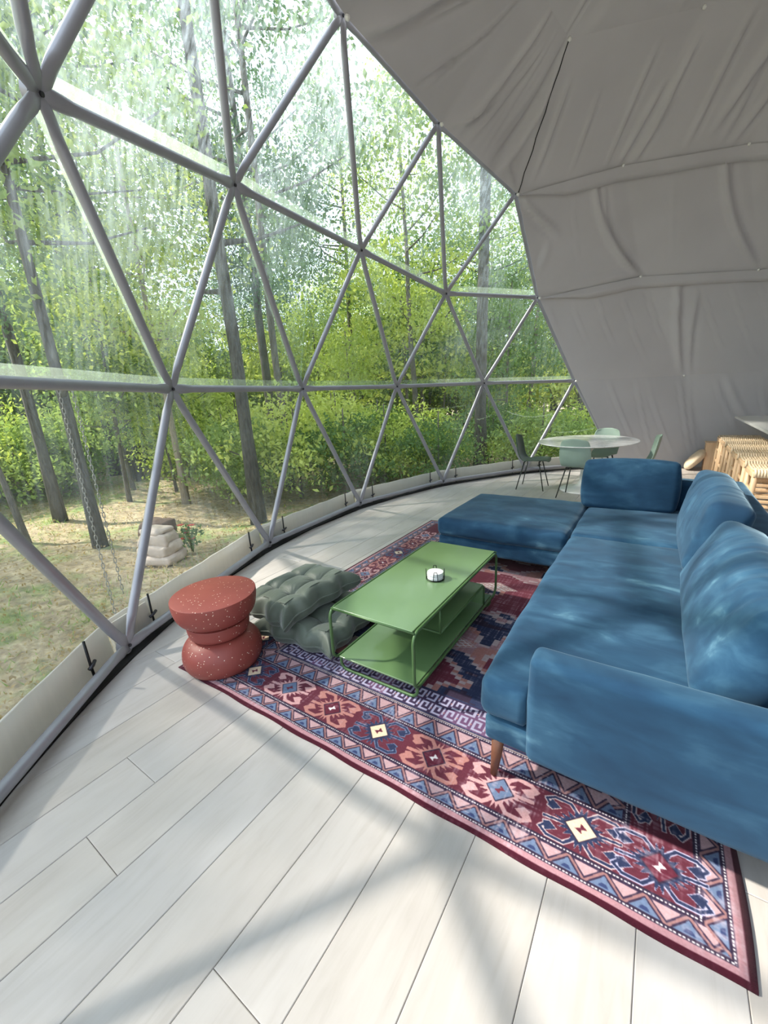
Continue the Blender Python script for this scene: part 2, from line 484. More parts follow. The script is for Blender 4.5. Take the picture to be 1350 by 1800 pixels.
for k in range(kmin, kmax + 1):
    xa = max(X_SEAM + k * PW, OX - RF + 0.02); xb = min(X_SEAM + (k + 1) * PW, OX + RF - 0.02)
    if xb - xa < 0.03: continue
    sa, sb = span(xa), span(xb)
    lo, hi = max(sa[0], sb[0]), min(sa[1], sb[1])
    j = JOINT.get(k, rng.uniform(0, PL))
    ys = []; y = j - PL * math.ceil((j - lo) / PL) + PL
    while y < hi:
        ys.append(y); y += PL
    ys = [v for v in ys if v - lo > 0.12 and hi - v > 0.12]
    cuts = [None] + ys + [None]
    for a, b in zip(cuts[:-1], cuts[1:]):
        ya0 = sa[0] if a is None else a; yb0 = sb[0] if a is None else a
        ya1 = sa[1] if b is None else b; yb1 = sb[1] if b is None else b
        v, f = plank_geo([(xa, ya0), (xb, yb0), (xb, yb1), (xa, ya1)])
        if xa < 1.3:
            cx, cy = (xa + xb) / 2, (ya0 + ya1) / 2
            mb = MB().add([(p[0] - cx, p[1] - cy, p[2]) for p in v], f)
            o = mb.build('plank', MT['plank'], floor, world=False, smooth=False)
            o.location = (cx - OX, cy - OY, 0)
        else:
            rest.add(v, f)
rest.build('plank_field', MT['plank'], floor, smooth=False, kind='stuff')
sub = MB().lathe([(5.96, -0.62), (5.96, -0.03), (5.90, -0.016)], 96, (OX, OY, 0)).build('subfloor', MT['underside'], floor, smooth=False)

# ------------------------------------------------------------------ dome nodes (4-frequency geodesic grid)
B = {0: (-2.66, 0.93, 0.08), 1: (-3.36, 2.70, 0.08), 2: (-3.475, 4.48, 0.08), 3: (-3.02, 6.27, 0.08), 4: (-2.045, 7.81, 0.08)}
G = {0: (-3.085, 1.768, 1.652), 1: (-3.489, 3.556, 1.66), 2: (-3.325, 5.36, 1.667), 3: (-2.61, 7.055, 1.672), 4: (-1.40, 8.447, 1.642)}
T = {0: (-2.40, 1.02, 2.85), 1: (-2.91, 2.45, 3.13), 2: (-3.09, 4.32, 3.16), 3: (-2.81, 5.99, 2.93), 4: (-1.89, 7.51, 2.96)}
U = {0: (-2.07, 1.80, 4.18), 1: (-2.39, 3.27, 4.37), 2: (-2.36, 4.88, 4.35), 3: (-1.97, 6.42, 4.08)}
B = {k: Vector(v) for k, v in B.items()}; G = {k: Vector(v) for k, v in G.items()}
T = {k: Vector(v) for k, v in T.items()}; U = {k: Vector(v) for k, v in U.items()}
def on_ring(d, z): return az(d, math.sqrt(RD * RD - (z - OZ) ** 2), z)
B[5] = on_ring(120.8, 0.08)
for k in range(-1, -6, -1): B[k] = on_ring(210.9 - 18 * k, 0.08)
for k in range(-1, -5, -1): G[k] = on_ring(201.7 - 18 * k, 1.655)
for k, d, z in ((-1, 229.0, 3.12), (-2, 246.5, 3.0), (-3, 264.0, 2.95)): T[k] = on_ring(d, z)
for k, d, z in ((-1, 225.0, 4.34), (-2, 243.0, 4.30), (-3, 258.0, 4.1)): U[k] = on_ring(d, z)
DC = Vector((OX, OY, OZ))
def outw(p, d): return p + (p - DC).normalized() * d

E0, E1 = -4, 4
edges = []
def ed(a, b):
    edges.append((a, b))
for i in range(-4, 5): ed(B[i], B[i + 1])
for i in range(-4, 4): ed(G[i], G[i + 1])
for i in range(-4, 5):
    ed(G[i], B[i]); ed(G[i], B[i + 1])
for i in range(-3, 4): ed(T[i], T[i + 1])
for i in range(-3, 5):
    ed(T[i], G[i - 1]); ed(T[i], G[i])
for i in range(-3, 3): ed(U[i], U[i + 1])
for i in range(-3, 4):
    ed(U[i], T[i]); ed(U[i], T[i + 1])

frame = empty('dome_frame', (OX, OY, 0), label='grey steel tube geodesic frame carrying the clear dome window', cat='dome frame')
def strut(a, b):
    """round tube whose two ends are pressed flat onto the hub"""
    a = Vector(a); b = Vector(b); d = (b - a); L = d.length; d.normalize()
    nrm = ((a + b) / 2 - DC).normalized(); nrm = (nrm - d * nrm.dot(d)).normalized(); tan = d.cross(nrm)
    st = [(-0.03, .030, .008, -.012), (0.075, .036, .009, -.012), (0.135, .034, .017, -.004), (0.19, .029, .029, 0)]
    rows = [(s, w, h, o) for s, w, h, o in st] + [(L - s, w, h, o) for s, w, h, o in reversed(st)]
    n = 12; vs = []
    for s, w, h, o in rows:
        for k in range(n):
            t = 2 * math.pi * k / n
            vs.append(a + d * s + nrm * (math.sin(t) * h + o) + tan * (math.cos(t) * w))
    m = len(rows)
    fs = [(i * n + k, i * n + (k + 1) % n, (i + 1) * n + (k + 1) % n, (i + 1) * n + k) for i in range(m - 1) for k in range(n)]
    fs += [tuple(range(n - 1, -1, -1)), tuple((m - 1) * n + k for k in range(n))]
    mb = MB().add(vs, fs)
    return mb.build('strut', MT['steel'], frame)
for a, b in edges: strut(a, b)
def hub(p):
    n = (DC - p).normalized()
    mb = MB().tube([p - n * 0.030, p + n * 0.004], 0.052, 14)
    mb.tube([p + n * 0.004, p + n * 0.012], 0.026, 12)
    h = mb.build('hub', MT['steel'], frame); sharp(h)
    b = MB().tube([p + n * 0.008, p + n * 0.030], 0.011, 8).build('bolt', MT['bolt'], h)
    sharp(b)
for S in (B, G, T, U):
    for k, p in S.items():
        if -4 <= k <= 5: hub(p)

# the clear window: one film triangle per frame triangle, welded seams just outside the tubes
win = empty('window_1', (OX, OY, 0), kind='structure')
OFF = 0.055
def pane(a, b, c):
    a, b, c = [outw(Vector(p), OFF) for p in (a, b, c)]
    m = (a + b + c) / 3
    mb = MB(); n = 6; vs = []; ix = {}
    nr = (b - a).cross(c - a).normalized()
    if nr.dot(m - DC) < 0: nr = -nr
    for i in range(n + 1):
        for j in range(n + 1 - i):
            u, v = i / n, j / n; w = 1 - u - v
            p = a * w + b * u + c * v
            p = p - nr * (0.012 * 27 * u * v * w)          # film pulled slightly inwards at its centre
            ix[(i, j)] = len(vs); vs.append(p)
    fs = []
    for i in range(n):
        for j in range(n - i):
            fs.append((ix[i, j], ix[i + 1, j], ix[i, j + 1]))
            if j < n - i - 1: fs.append((ix[i + 1, j], ix[i + 1, j + 1], ix[i, j + 1]))
    mb.add(vs, fs).build('pane', MT['film'], win)
for i in range(-4, 5):
    pane(B[i], B[i + 1], G[i])
for i in range(-4, 4):
    pane(G[i], G[i + 1], B[i + 1]); pane(G[i], G[i + 1], T[i + 1])
for i in range(-3, 4):
    pane(T[i], T[i + 1], G[i]); pane(T[i], T[i + 1], U[i])
for i in range(-3, 3):
    pane(U[i], U[i + 1], T[i + 1])
def seam(a, b, w, shift=0.0):
    a = outw(Vector(a), OFF + .008); b = outw(Vector(b), OFF + .008)
    d = (b - a).normalized(); nrm = ((a + b) / 2 - DC).normalized(); t = nrm.cross(d).normalized()
    if t.z < 0: t = -t
    th = nrm * 0.002
    q = [a + t * (shift - w / 2), b + t * (shift - w / 2), b + t * (shift + w / 2), a + t * (shift + w / 2)]
    MB().add([p - th for p in q] + [p + th for p in q], [(0, 1, 2, 3), (7, 6, 5, 4), (0, 4, 5, 1), (1, 5, 6, 2), (2, 6, 7, 3), (3, 7, 4, 0)]).build('seam_strip', MT['seam'], win, smooth=False)
for i in range(-4, 4): seam(G[i], G[i + 1], 0.06, 0.05)
for i in range(-3, 4): seam(T[i], T[i + 1], 0.085, 0.055)
for i in range(-3, 5): seam(T[i], G[i], 0.05, 0.03)
m0 = (T[1] * 0.45 + T[2] * 0.55); m1 = (G[1] * 0.98 + G[2] * 0.02)
seam(m0, m1, 0.022, 0.0)

def crease_reflection(a, b, c, u0, v0, u1, v1, bow):  # pale tubes that draw the white reflections on creases of the film
    a, b, c = [outw(Vector(p), OFF - .004) for p in (a, b, c)]
    pts = []
    for k in range(13):
        t = k / 12; u = u0 + (u1 - u0) * t; v = v0 + (v1 - v0) * t
        p = a + (b - a) * u + (c - a) * v; p.z += -bow * 4 * t * (1 - t) + .006 * math.sin(k * 2.3)
        pts.append(p)
    MB().tube(pts, [.003] + [.009 + .003 * math.sin(k * 1.9) for k in range(11)] + [.002], 6).build('crease_reflection', MT['seam'], win)
crease_reflection(B[3], B[4], G[3], .12, .62, .28, .66, .02)
crease_reflection(G[3], G[4], B[4], .10, .30, .62, .36, .09)
crease_reflection(G[2], G[3], B[3], .22, .22, .70, .22, .02)
crease_reflection(B[4], B[5], G[4], .10, .42, .55, .44, .03)
crease_reflection(G[2], G[3], B[3], .40, .45, .52, .46, .01)

# vinyl skirt, tension rods and black strip for the dark gap along the window
skirt = empty('wall_left', (OX, OY, 0), kind='structure')
for i in range(-4, 5):
    a, b = B[i], B[i + 1]
    n = ((a + b) / 2 - Vector((OX, OY, 0.08))).normalized(); d = (b - a).normalized(); L = (b - a).length
    def P(s, o, z): return a + d * s + n * o + Vector((0, 0, z - a.z))
    nseg = 14; vs = []; fs = []
    prof = [(0.075, -0.05), (0.082, 0.06), (0.095, 0.17), (0.100, 0.245), (0.106, 0.252), (0.112, 0.245), (0.110, 0.10), (0.10, -0.05)]
    for s in range(nseg + 1):
        for q, (o, z) in enumerate(prof):
            w = 0.006 * math.sin(s * 2.3 + i) * math.sin(s * .9 + q * .5)
            vs.append(P(L * s / nseg, o + w, z + (0.004 * math.sin(s * 1.7 + i) if z > .2 else 0)))
    m = len(prof)
    fs = [(s * m + q, (s + 1) * m + q, (s + 1) * m + q + 1, s * m + q + 1) for s in range(nseg) for q in range(m - 1)]
    MB().add(vs, fs).build('skirt_panel', MT['vinyl'], skirt)
    lap = MB()
    v0 = [P(0.0, 0.066, 0.0), P(0.30, 0.066, 0.0), P(0.28, 0.078, 0.235), P(0.0, 0.078, 0.235)]
    lap.add(v0 + [p - n * 0.006 for p in v0], [(0, 1, 2, 3), (7, 6, 5, 4), (0, 4, 5, 1), (1, 5, 6, 2), (2, 6, 7, 3)])
    lap.build('skirt_lap', MT['vinyl'], skirt, smooth=False)
    for s in (0.30, L - 0.26):
        r = MB().tube([P(s, 0.052, 0.03), P(s, 0.058, 0.13), P(s + .004, 0.064, 0.285)], 0.0075, 8).build('tension_rod', MT['black_metal'], skirt)
        MB().tube([P(s - 0.032, 0.05, 0.125), P(s - 0.006, 0.042, 0.135), P(s + 0.03, 0.05, 0.142)], 0.010, 8).build('clip', MT['bolt'], r)
trim = MB()  # black strip stands in for the shade of the gap under base tube
for d in range(100, 300, 3):
    a0, a1 = az(d, 5.822, 0), az(d + 3.02, 5.822, 0); b0, b1 = az(d, 5.90, 0), az(d + 3.02, 5.90, 0)
    h = Vector((0, 0, 0.012))
    trim.add([a0, a1, b1, b0, a0 + h, a1 + h, b1 + h * 2, b0 + h * 2], [(4, 7, 6, 5), (0, 4, 5, 1), (2, 6, 7, 3)])
tag(trim.build('trim_1', MT['dull_black'], None, smooth=False), kind='structure')

# ------------------------------------------------------------------ grey liner fabric: bands strung from hub to hub
def polyline(pts):
    pts = [Vector(p) for p in pts]
    def at(s):
        s = max(0.0, min(len(pts) - 1.0001, s)); i = int(s); t = s - i
        return pts[i] * (1 - t) + pts[i + 1] * t
    return at
def rn(d, z): return on_ring(d, z)
NS = 12
L0 = [az(120.8 - (120.8 + 69) * i / NS, 5.84, 0.0) for i in range(NS + 1)]
L1 = [G[4]] + [rn(v, 1.64) for v in np.linspace(111.3, -78.5, NS)]
L2 = [T[4], rn(122.5, 3.22), rn(104.5, 3.16)] + [rn(v, 3.05) for v in np.linspace(86, -88, NS - 2)]
L3 = [U[3], rn(132.5, 4.44), rn(112.8, 4.55), rn(94, 4.4)] + [rn(v, 4.3) for v in np.linspace(76, -98, NS - 3)]
def inw(p, k=0.05): return p + (DC - p).normalized() * k
def fold_field(folds):
    F = np.array(folds, float)     # s0,t0,s1,t1,width,amp,curve   (s in columns, t 0..1)
    def h(s, t, cw, ch):
        tot = 0.0
        for s0, t0, s1, t1, w, a, cv in F:
            ax_, ay_ = s0 * cw, t0 * ch; bx_, by_ = s1 * cw, t1 * ch
            dx, dy = bx_ - ax_, by_ - ay_; L = math.hypot(dx, dy)
            px, py = s * cw - ax_, t * ch - ay_
            u = (px * dx + py * dy) / (L * L); v = (px * dy - py * dx) / L
            v = v - cv * L * 4 * u * (1 - u)
            if u < -0.1 or u > 1.1 or abs(v) > 4 * w: continue
            tp = max(0.0, min(1, (u + .1) / .3)) * max(0.0, min(1, (1.1 - u) / .25))
            tot += a * tp * (math.exp(-(v / w) ** 2) - 0.55 * math.exp(-((v - 1.5 * w) / w) ** 2))
        return tot
    return h
def liner_band(name, lo, hi, folds, parent, smax=None, dense=3.2, sag=0.035, nt=26, cw=1.8, ch=1.75):
    """ruled cloth between two strings of hubs, with folds; dense = columns meshed finely"""
    a, b = polyline(lo), polyline(hi); n = len(lo) - 1
    ss = list(np.linspace(0, dense, int(dense * 44) + 1)) + list(np.linspace(dense, n, int((n - dense) * 5) + 1))[1:]
    fld = fold_field(folds) if folds else None
    vs = []
    for s in ss:
        p0, p1 = a(s), b(s)
        for j in range(nt + 1):
            t = j / nt
            p = p0 * (1 - t) + p1 * t
            n_in = (DC + Vector((0, 0, .0)) - p).normalized()
            edge = min(1.0, s / 0.08, max(0, n - s) / .08)
            d = 0.05 - sag * math.sin(math.pi * t) * (0.5 + 0.5 * math.sin(math.pi * (s % 1.0))) * edge
            d += 0.010 * math.sin(s * 5.1 + t * 3) * math.sin(math.pi * t) * edge
            if fld and s <= dense + .4: d += fld(s, t, cw, ch) * min(1.0, s / 0.05) * min(1.0, t / .05, (1 - t) / .05) * (min(1.0, max(0, n - s) / .05))
            vs.append(p + n_in * d)
    m = nt + 1
    fs = [(i * m + j, i * m + j + 1, (i + 1) * m + j + 1, (i + 1) * m + j) for i in range(len(ss) - 1) for j in range(nt)]
    return MB().add(vs, fs).build(name, MT['liner'], parent)
wall = empty('wall_right', (OX, OY, 0), kind='structure')
ceil = empty('ceiling', (OX, OY, 0), kind='structure')
r0 = random.Random(3)
f0 = [(0.35 + k * 0.33 + r0.uniform(-.1, .1), 0.95, 0.30 + k * 0.33 + r0.uniform(-.1, .1), 0.1, 0.022, 0.018, 0.01) for k in range(9)] + \
     [(0.55, 0.96, 0.42, 0.05, 0.02, 0.02, .0), (0.95, 0.97, 0.82, .05, .02, .02, 0), (1.35, .95, 1.5, .3, .06, .03, .05)]
f1 = [(0.05 + k * 0.24, 0.9, 0.03 + k * 0.23, 0.15 + r0.uniform(0, .3), 0.018, 0.016, 0.01) for k in range(12)] + \
     [(0.98, 0.02, 1.32, 0.95, 0.055, 0.05, -0.03), (1.05, 0.02, 1.42, 0.8, 0.04, 0.035, -.03), (1.9, .05, 2.2, .9, .05, .04, -.03)]
f2 = [(0.02, 0.98, 0.30, 0.60, 0.05, 0.05, 0.04), (1.0, 0.02, 0.72, 0.95, 0.055, 0.06, -0.10), (1.02, 0.02, 0.80, 0.85, 0.04, 0.04, -.12),
      (2.0, 0.03, 1.82, 0.97, 0.06, 0.06, -0.08), (0.03, .1, 0.9, 0.02, .05, .03, .05), (0.5, .9, .45, .3, .015, .01, 0), (1.4, .9, 1.3, .2, .02, .012, 0),
      (0.98, .03, .35, .12, .04, .03, .02), (0.2, .5, .05, .3, .05, .03, 0)]
liner_band('fabric_panel', L0, L1, f0, wall)
liner_band('fabric_panel', L1, L2, f1, wall)
liner_band('fabric_panel', L2, L3, f2, wall)
# the fabric above: ring 3 all the way round, up to ring 4 and the crown
ring3 = [U[-3], U[-2], U[-1], U[0], U[1], U[2], U[3]] + L3[1:-1]
R4 = [rn(v, 5.25) for v in (251, 232, 213, 195, 177, 163)] + [rn(152.6, 5.15), rn(131, 5.45), rn(110, 5.5)] + [rn(v, 5.4) for v in np.linspace(92, -100, len(ring3) - 9)]
ringA, ringB = ring3[:7], R4[:7]
fa = [(4.12, 0.02, 4.45, 1.0, 0.07, 0.07, 0.05), (4.35, .3, 4.7, 1.0, .04, .03, 0), (5.15, 0.05, 5.45, .98, .05, .05, .03), (5.3, .1, 5.6, .8, .03, .025, 0), (5.22, .15, 5.5, .6, .018, .02, 0),
      (5.62, 0.06, 5.97, 0.93, 0.075, -0.085, 0.04), (5.50, .1, 5.8, .7, .018, .015, 0), (5.45, .05, 5.7, .9, .018, .014, 0), (5.05, .02, 5.35, .35, .03, .03, 0),
      (4.7, .1, 4.95, .9, .02, .02, .0), (4.6, .05, 4.9, .7, .025, .025, .0), (5.97, .02, 5.75, .12, .03, .03, 0)]
liner_band('fabric_panel', ringA, ringB, fa, ceil, dense=6.0, cw=1.65, ch=1.25, sag=0.05, nt=30)
ringC, ringD = ring3[6:], R4[6:]
fb = [(0.10 + 0.17 * k + r0.uniform(-.05, .05), 0.02 + r0.uniform(0, .1), 0.14 + 0.16 * k, 0.55 + r0.uniform(0, .4), 0.022 + r0.uniform(0, .02), 0.02 + r0.uniform(0, .025), 0.02) for k in range(0, 13, 2)] + \
     [(0.95, 0.03, 1.0, .55, .05, .05, .02), (1.08, 0.03, 1.12, .5, .04, .04, .02), (1.65, .2, 1.75, .97, .06, .06, .03), (1.85, .02, 2.1, .9, .05, .04, 0)]
liner_band('fabric_panel', ringC, ringD, fb, ceil, dense=3.0, cw=1.65, ch=1.25, sag=0.06, nt=30)
# crown: from ring 4 to the top
top = Vector((OX, OY, OZ + RD))
R5 = [p * 0.5 + top * 0.5 + (p * 0.5 + top * 0.5 - DC).normalized() * 0.35 for p in R4]
liner_band('fabric_panel', R4[:7], R5[:7], [(5.9, .05, 5.8, .9, .05, .05, 0), (5.2, .05, 5.3, .9, .05, .05, 0)], ceil, dense=6.0, nt=14)
liner_band('fabric_panel', R4[6:], R5[6:], [(0.05, .1, .6, .02, .05, .05, .03), (.8, .05, .9, .8, .04, .04, 0)], ceil, dense=2.5, nt=14)
liner_band('fabric_panel', R5, [top for p in R5], None, ceil, dense=1.0, nt=6)

def overlap_flap(nodes, n, drop, name='overlap_flap', s_end=6.0, par=wall):
    a = polyline([inw(p, 0.066) for p in nodes]); vs = []
    N = int(s_end * 16)
    for i in range(N + 1):
        s = s_end * i / N
        p = a(s); nin = (DC - p).normalized(); dn = Vector((0, 0, -1)); dn = (dn - nin * dn.dot(nin)).normalized()
        taper = min(1.0, s / 0.5) * (0.75 + 0.25 * min(1, s)) * (1 + .06 * math.sin(3 * s))
        for q, t in enumerate((0, .5, 1.0)):
            vs.append(p + dn * (drop * taper * t) + nin * (0.006 + 0.040 * t + .005 * math.sin(s * 9 + q)))
        vs.append(p + dn * (drop * taper * .96) + nin * 0.012)
    fs = [(i * 4 + q, (i + 1) * 4 + q, (i + 1) * 4 + q + 1, i * 4 + q + 1) for i in range(N) for q in range(3)]
    return MB().add(vs, fs).build(name, MT['liner'], par)
overlap_flap(L3, 0, 0.17)
overlap_flap(L2, 0, 0.16)
# bottom hem of the liner lying out on the floor
hm = MB(); N = 120
for i in range(N + 1):
    d = 120.5 - 90 * i / N
    w = 0.012 * math.sin(i * .9) * math.sin(i * .23)
    for r, z in ((5.81, 0.10), (5.74 + w, 0.055), (5.66 + w * 2, 0.012), (5.60 + w * 2, 0.004)): hm.v.append(tuple(az(d, r, z)))
hm.f = [(i * 4 + q, i * 4 + q + 1, (i + 1) * 4 + q + 1, (i + 1) * 4 + q) for i in range(N) for q in range(3)]
hm.build('hem', MT['liner'], wall)
def snap(p, par):
    n = (DC - p).normalized(); q = p + n * 0.07
    MB().tube([q - n * .02, q + n * 0.004, q + n * 0.012], [0.02, 0.02, 0.011], 10).build('snap_button', MT['white_base'], par)
for S in (L1[:4], L2[:4]): [snap(p, wall) for p in S]
for p in L3[:4] + [U[2], U[1], R4[6], R4[7]]: snap(p, ceil)
# vertical seam cord from the last window hub up the ceiling
sc_ = MB(); pts = []
for j in range(13):
    t = j / 12; p = ring3[6] * (1 - t) + R4[6] * t
    pts.append(inw(p, 0.057) + Vector((0.006 * math.sin(j * 2.1), 0.006 * math.cos(j * 1.7), 0)))
sc_.tube(pts, 0.006, 6).build('seam_cord', MT['dull_black'], ceil)

# ------------------------------------------------------------------ rug: woven print drawn by arithmetic into a colour grid
RX0, RX1, RY0, RY1 = -2.262, 0.362, 1.028, 4.352
def rug_print():
    res = 0.0024
    W, H = int((RX1 - RX0) / res), int((RY1 - RY0) / res)
    xs = (np.arange(W) + .5) * res; ys = (np.arange(H) + .5) * res
    X, Y = np.meshgrid(xs, ys); LX, LY = W * res, H * res
    col = {k: np.array(v) / 255. for k, v in dict(maroon=(96, 34, 52), edge=(72, 24, 38), pink=(180, 134, 142), navy=(42, 50, 82), blue=(106, 122, 154), pale=(206, 184, 186), cream=(232, 208, 178),
           salmon=(182, 124, 118), dark=(48, 36, 58), lav=(186, 180, 208), red=(112, 48, 64), white=(236, 228, 230), plum=(120, 84, 122)).items()}
    img = np.zeros((H, W, 3)) + col['pink']
    dx = np.minimum(X, LX - X); dy = np.minimum(Y, LY - Y)
    D = np.minimum(dx, dy); S = np.where(dy < dx, X, Y)
    # field: stepped, worn blocks
    qx = np.floor(X / 0.035) * 0.035; qy = np.floor(Y / 0.022) * 0.022
    n = vnoise(qx * 2.3 + 4.3, qy * 4.6 + 1.7, 5) * .65 + vnoise(qx * 6 + 2, qy * 10, 6) * .35
    n2 = vnoise(qx * 3.1 + 9, qy * 6.2 + 3, 8) * .7 + vnoise(X * 14, Y * 22, 9) * .3
    F = np.zeros((H, W, 3)) + col['pink'] * .92
    F[n2 > .56] = col['salmon'] * .95
    F[n > .53] = col['red']
    F[(n < .43)] = col['navy']
    F[(n < .31)] = col['dark']
    F[(np.abs(n - .53) < .010) | (np.abs(n - .43) < .010)] = col['pale'] * .9
    for cx_, cy_ in ((1.31, 1.05), (1.31, 1.9), (1.31, 2.6), (0.95, 1.5), (1.7, 2.2), (1.75, 1.1)):
        L1n = np.abs(X - cx_) / .17 + np.abs(Y - cy_) / .085
        F[(L1n < 1)] = col['pale'] * .9
        F[(L1n < .9)] = col['salmon']
        grid = ((np.abs(((X - cx_) / .17 + (Y - cy_) / .085)) * 3) % 1 < .28) | ((np.abs(((X - cx_) / .17 - (Y - cy_) / .085)) * 3) % 1 < .28)
        F[(L1n < .85) & grid] = col['white'] * .95
    inside = D > .585
    img[inside] = F[inside]
    def band(a, b, c): img[(D >= a) & (D < b)] = c
    def dots(a, b):
        m = (D >= a) & (D < b); img[m] = col['dark']
        mid = (D > a + (b - a) * .25) & (D < b - (b - a) * .25)
        img[mid & ((S % .0105) < .0068)] = col['white']
    def tri(a, b):
        m = (D >= a) & (D < b); img[m] = col['dark'] * 1.15
        t = (D - a) / (b - a); per = .108
        s = (S / per) % 1; zz = np.abs(s * 2 - 1)            # 0..1 zigzag
        e = zz - t
        blue_ = m & (e > .20) & (t > .08); pk = m & (e < -.20) & (t < .92)
        img[blue_] = col['blue']; img[pk] = col['pale'] * np.array([.93, .84, .86])
        img[m & (np.abs(e) < .10)] = col['salmon'] * np.array([.85, .9, .95])
        img[m & (np.abs(np.abs(e) - .19) < .028)] = col['dark']
        img[m & ((e > .55) & (np.abs(t - .25) < .09))] = col['navy'] * 1.3
    def key(a, b):
        m = (D >= a) & (D < b); img[m] = col['dark'] * 1.3
        h = (b - a) / 2; per = h * .95
        t = ((D - a) % h) / h; row = np.floor((D - a) / h)
        s = (S / per) % 1; s = np.where(row % 2 > 0, 1 - s, s)
        p = np.zeros_like(m)
        p |= (t > .10) & (t < .26) & (s > .06) & (s < .80)
        p |= (s > .06) & (s < .24) & (t > .10) & (t < .92)
        p |= (t > .76) & (t < .92) & (s > .06) & (s < .62)
        p |= (s > .44) & (s < .62) & (t > .46) & (t < .92)
        p |= (s > .80) & (s < .92) & (t > .28) & (t < .92)
        g = vnoise(S * 3.0, D * 2, 21)
        lav = col['lav'][None, :] * (0.92 + .12 * g[m & p][:, None]); img[m & p] = lav
        img[m & ~p & (vnoise(S * 7, D * 9, 31) > .62)] = col['plum'] * .9
        rd = (np.abs(t - .5) < .05) & (s > .9); img[m & rd] = col['salmon']
    band(0, .017, col['edge']); band(.017, .036, col['pink']); dots(.036, .047); tri(.047, .104); dots(.104, .116)
    band(.116, .306, col['red'] * np.array([.86, .85, .88])); band(.116, .121, col['dark']); band(.301, .306, col['dark'])
    dots(.306, .318); tri(.318, .402); dots(.402, .413); band(.413, .42, col['pale'] * .8); band(.42, .428, col['navy'])
    key(.428, .575); band(.575, .585, col['navy'])
    def poly(pts, c):
        pts = np.array(pts); x0, y0 = pts.min(0); x1, y1 = pts.max(0)
        i0, i1 = max(0, int(x0 / res)), min(W, int(x1 / res) + 2); j0, j1 = max(0, int(y0 / res)), min(H, int(y1 / res) + 2)
        if i1 <= i0 or j1 <= j0: return
        gx, gy = X[j0:j1, i0:i1], Y[j0:j1, i0:i1]; ins = np.zeros(gx.shape, bool)
        for k in range(len(pts)):
            (ax_, ay_), (bx_, by_) = pts[k], pts[(k + 1) % len(pts)]
            c1 = (ay_ > gy) != (by_ > gy)
            with np.errstate(divide='ignore', invalid='ignore'):
                ins ^= c1 & (gx < (bx_ - ax_) * (gy - ay_) / (by_ - ay_ + 1e-12) + ax_)
        img[j0:j1, i0:i1][ins] = c
    def motif(cx_, cy_, rot, frame_c, core_c, mark_c, line_c):
        ca, sa = math.cos(rot), math.sin(rot)
        def tr(pts): return [(cx_ + ca * p[0] - sa * p[1], cy_ + sa * p[0] + ca * p[1]) for p in pts]
        def stroke(p, w, c):
            for (a, b) in zip(p[:-1], p[1:]):
                d = np.array(b) - np.array(a); L = np.linalg.norm(d); d = d / L; nn = np.array([-d[1], d[0]]) * w / 2
                a2 = np.array(a) - d * w * .3; b2 = np.array(b) + d * w * .3
                poly(tr([a2 + nn, b2 + nn, b2 - nn, a2 - nn]), c)
        for out, grow in ((True, .004), (False, 0.0)):
            c = line_c if out else frame_c
            for sx in (-1, 1):
                for sy in (-1, 1):
                    stroke([(sx * .012, sy * .045), (sx * .045, sy * .080), (sx * .100, sy * .079), (sx * .128, sy * .060)], .009 + grow * 2, c)
                    q = (sx * .098, sy * .046)
                    poly(tr([(q[0] - sx * (.024 + grow), q[1] - sy * (.002)), (q[0] + sx * (.010 + grow), q[1] + sy * (.020 + grow)), (q[0] + sx * (.022 + grow), q[1] - sy * (.012 + grow)), (q[0] + sx * .002, q[1] - sy * (.020 + grow))]), c)
                    stroke([(q[0] + sx * .016, q[1]), (sx * .126, sy * .060)], .008 + grow * 2, c)
            for sx in (-1, 1): stroke([(sx * .06, sx * .006), (sx * .122, sx * .012)], .008 + grow * 2, c)
            pts = []; vx = [(.074, 0), (0, .068), (-.074, 0), (0, -.068)]
            for k in range(4):
                a, b = np.array(vx[k]), np.array(vx[(k + 1) % 4])
                for t in range(5):
                    m1 = a + (b - a) * (t / 5.0); m2 = a + (b - a) * ((t + .5) / 5.0)
                    pts.append(m1 * (.84 + grow * 8)); pts.append(m2 * (1.36 + grow * 12))
            poly(tr(pts), c)
        dm = np.array([(.050, 0), (0, .050), (-.050, 0), (0, -.050)])
        poly(tr(dm * 1.12), col['dark']); poly(tr(dm), core_c)
        poly(tr([(-.020, -.006), (.004, -.018), (.002, -.003), (.020, .004), (-.002, .020), (-.003, .004)]), mark_c)
    kinds = [('pink', 'blue', 'red', 'pink'), ('salmon', 'maroon', 'white', 'salmon'), ('navy', 'cream', 'maroon', 'blue'), ('salmon', 'maroon', 'white', 'salmon'), ('pink', 'blue', 'red', 'pink'), ('navy', 'cream', 'maroon', 'pale'), ('navy', 'maroon', 'white', 'lav')]
    pinkc = col['pale'] * np.array([1., .86, .86])
    def cc(k): return pinkc if k == 'pink' else col[k]
    cx0 = -1.53 - RX0
    pos = [-1.82, -1.531, -1.228, -.942, -.656, -.369, -.08, .15]
    ks = [kinds[2]] + kinds
    for p, k in zip(pos, ks):
        motif(p - RX0, .211, 0, *[cc(q) for q in k]); motif(p - RX0, LY - .211, 0, *[cc(q) for q in k])
    yy = .211 + .262; i = 0
    while yy < LY - .4:
        k = kinds[(i + 2) % 6]
        motif(LX - .211, yy, math.pi / 2, *[cc(q) for q in (('navy', 'navy', 'red', 'pale') if i == 0 else k)]); motif(.211, yy, math.pi / 2, *[cc(q) for q in k])
        yy += .287; i += 1
    # wear: pale abrasion along and across the weave
    wn_ = vnoise(X * 160, Y * 9, 41) * .5 + vnoise(X * 9, Y * 160, 42) * .5
    pat = vnoise(X * 2.2, Y * 2.2, 43) * .6 + vnoise(X * 6, Y * 6, 44) * .4
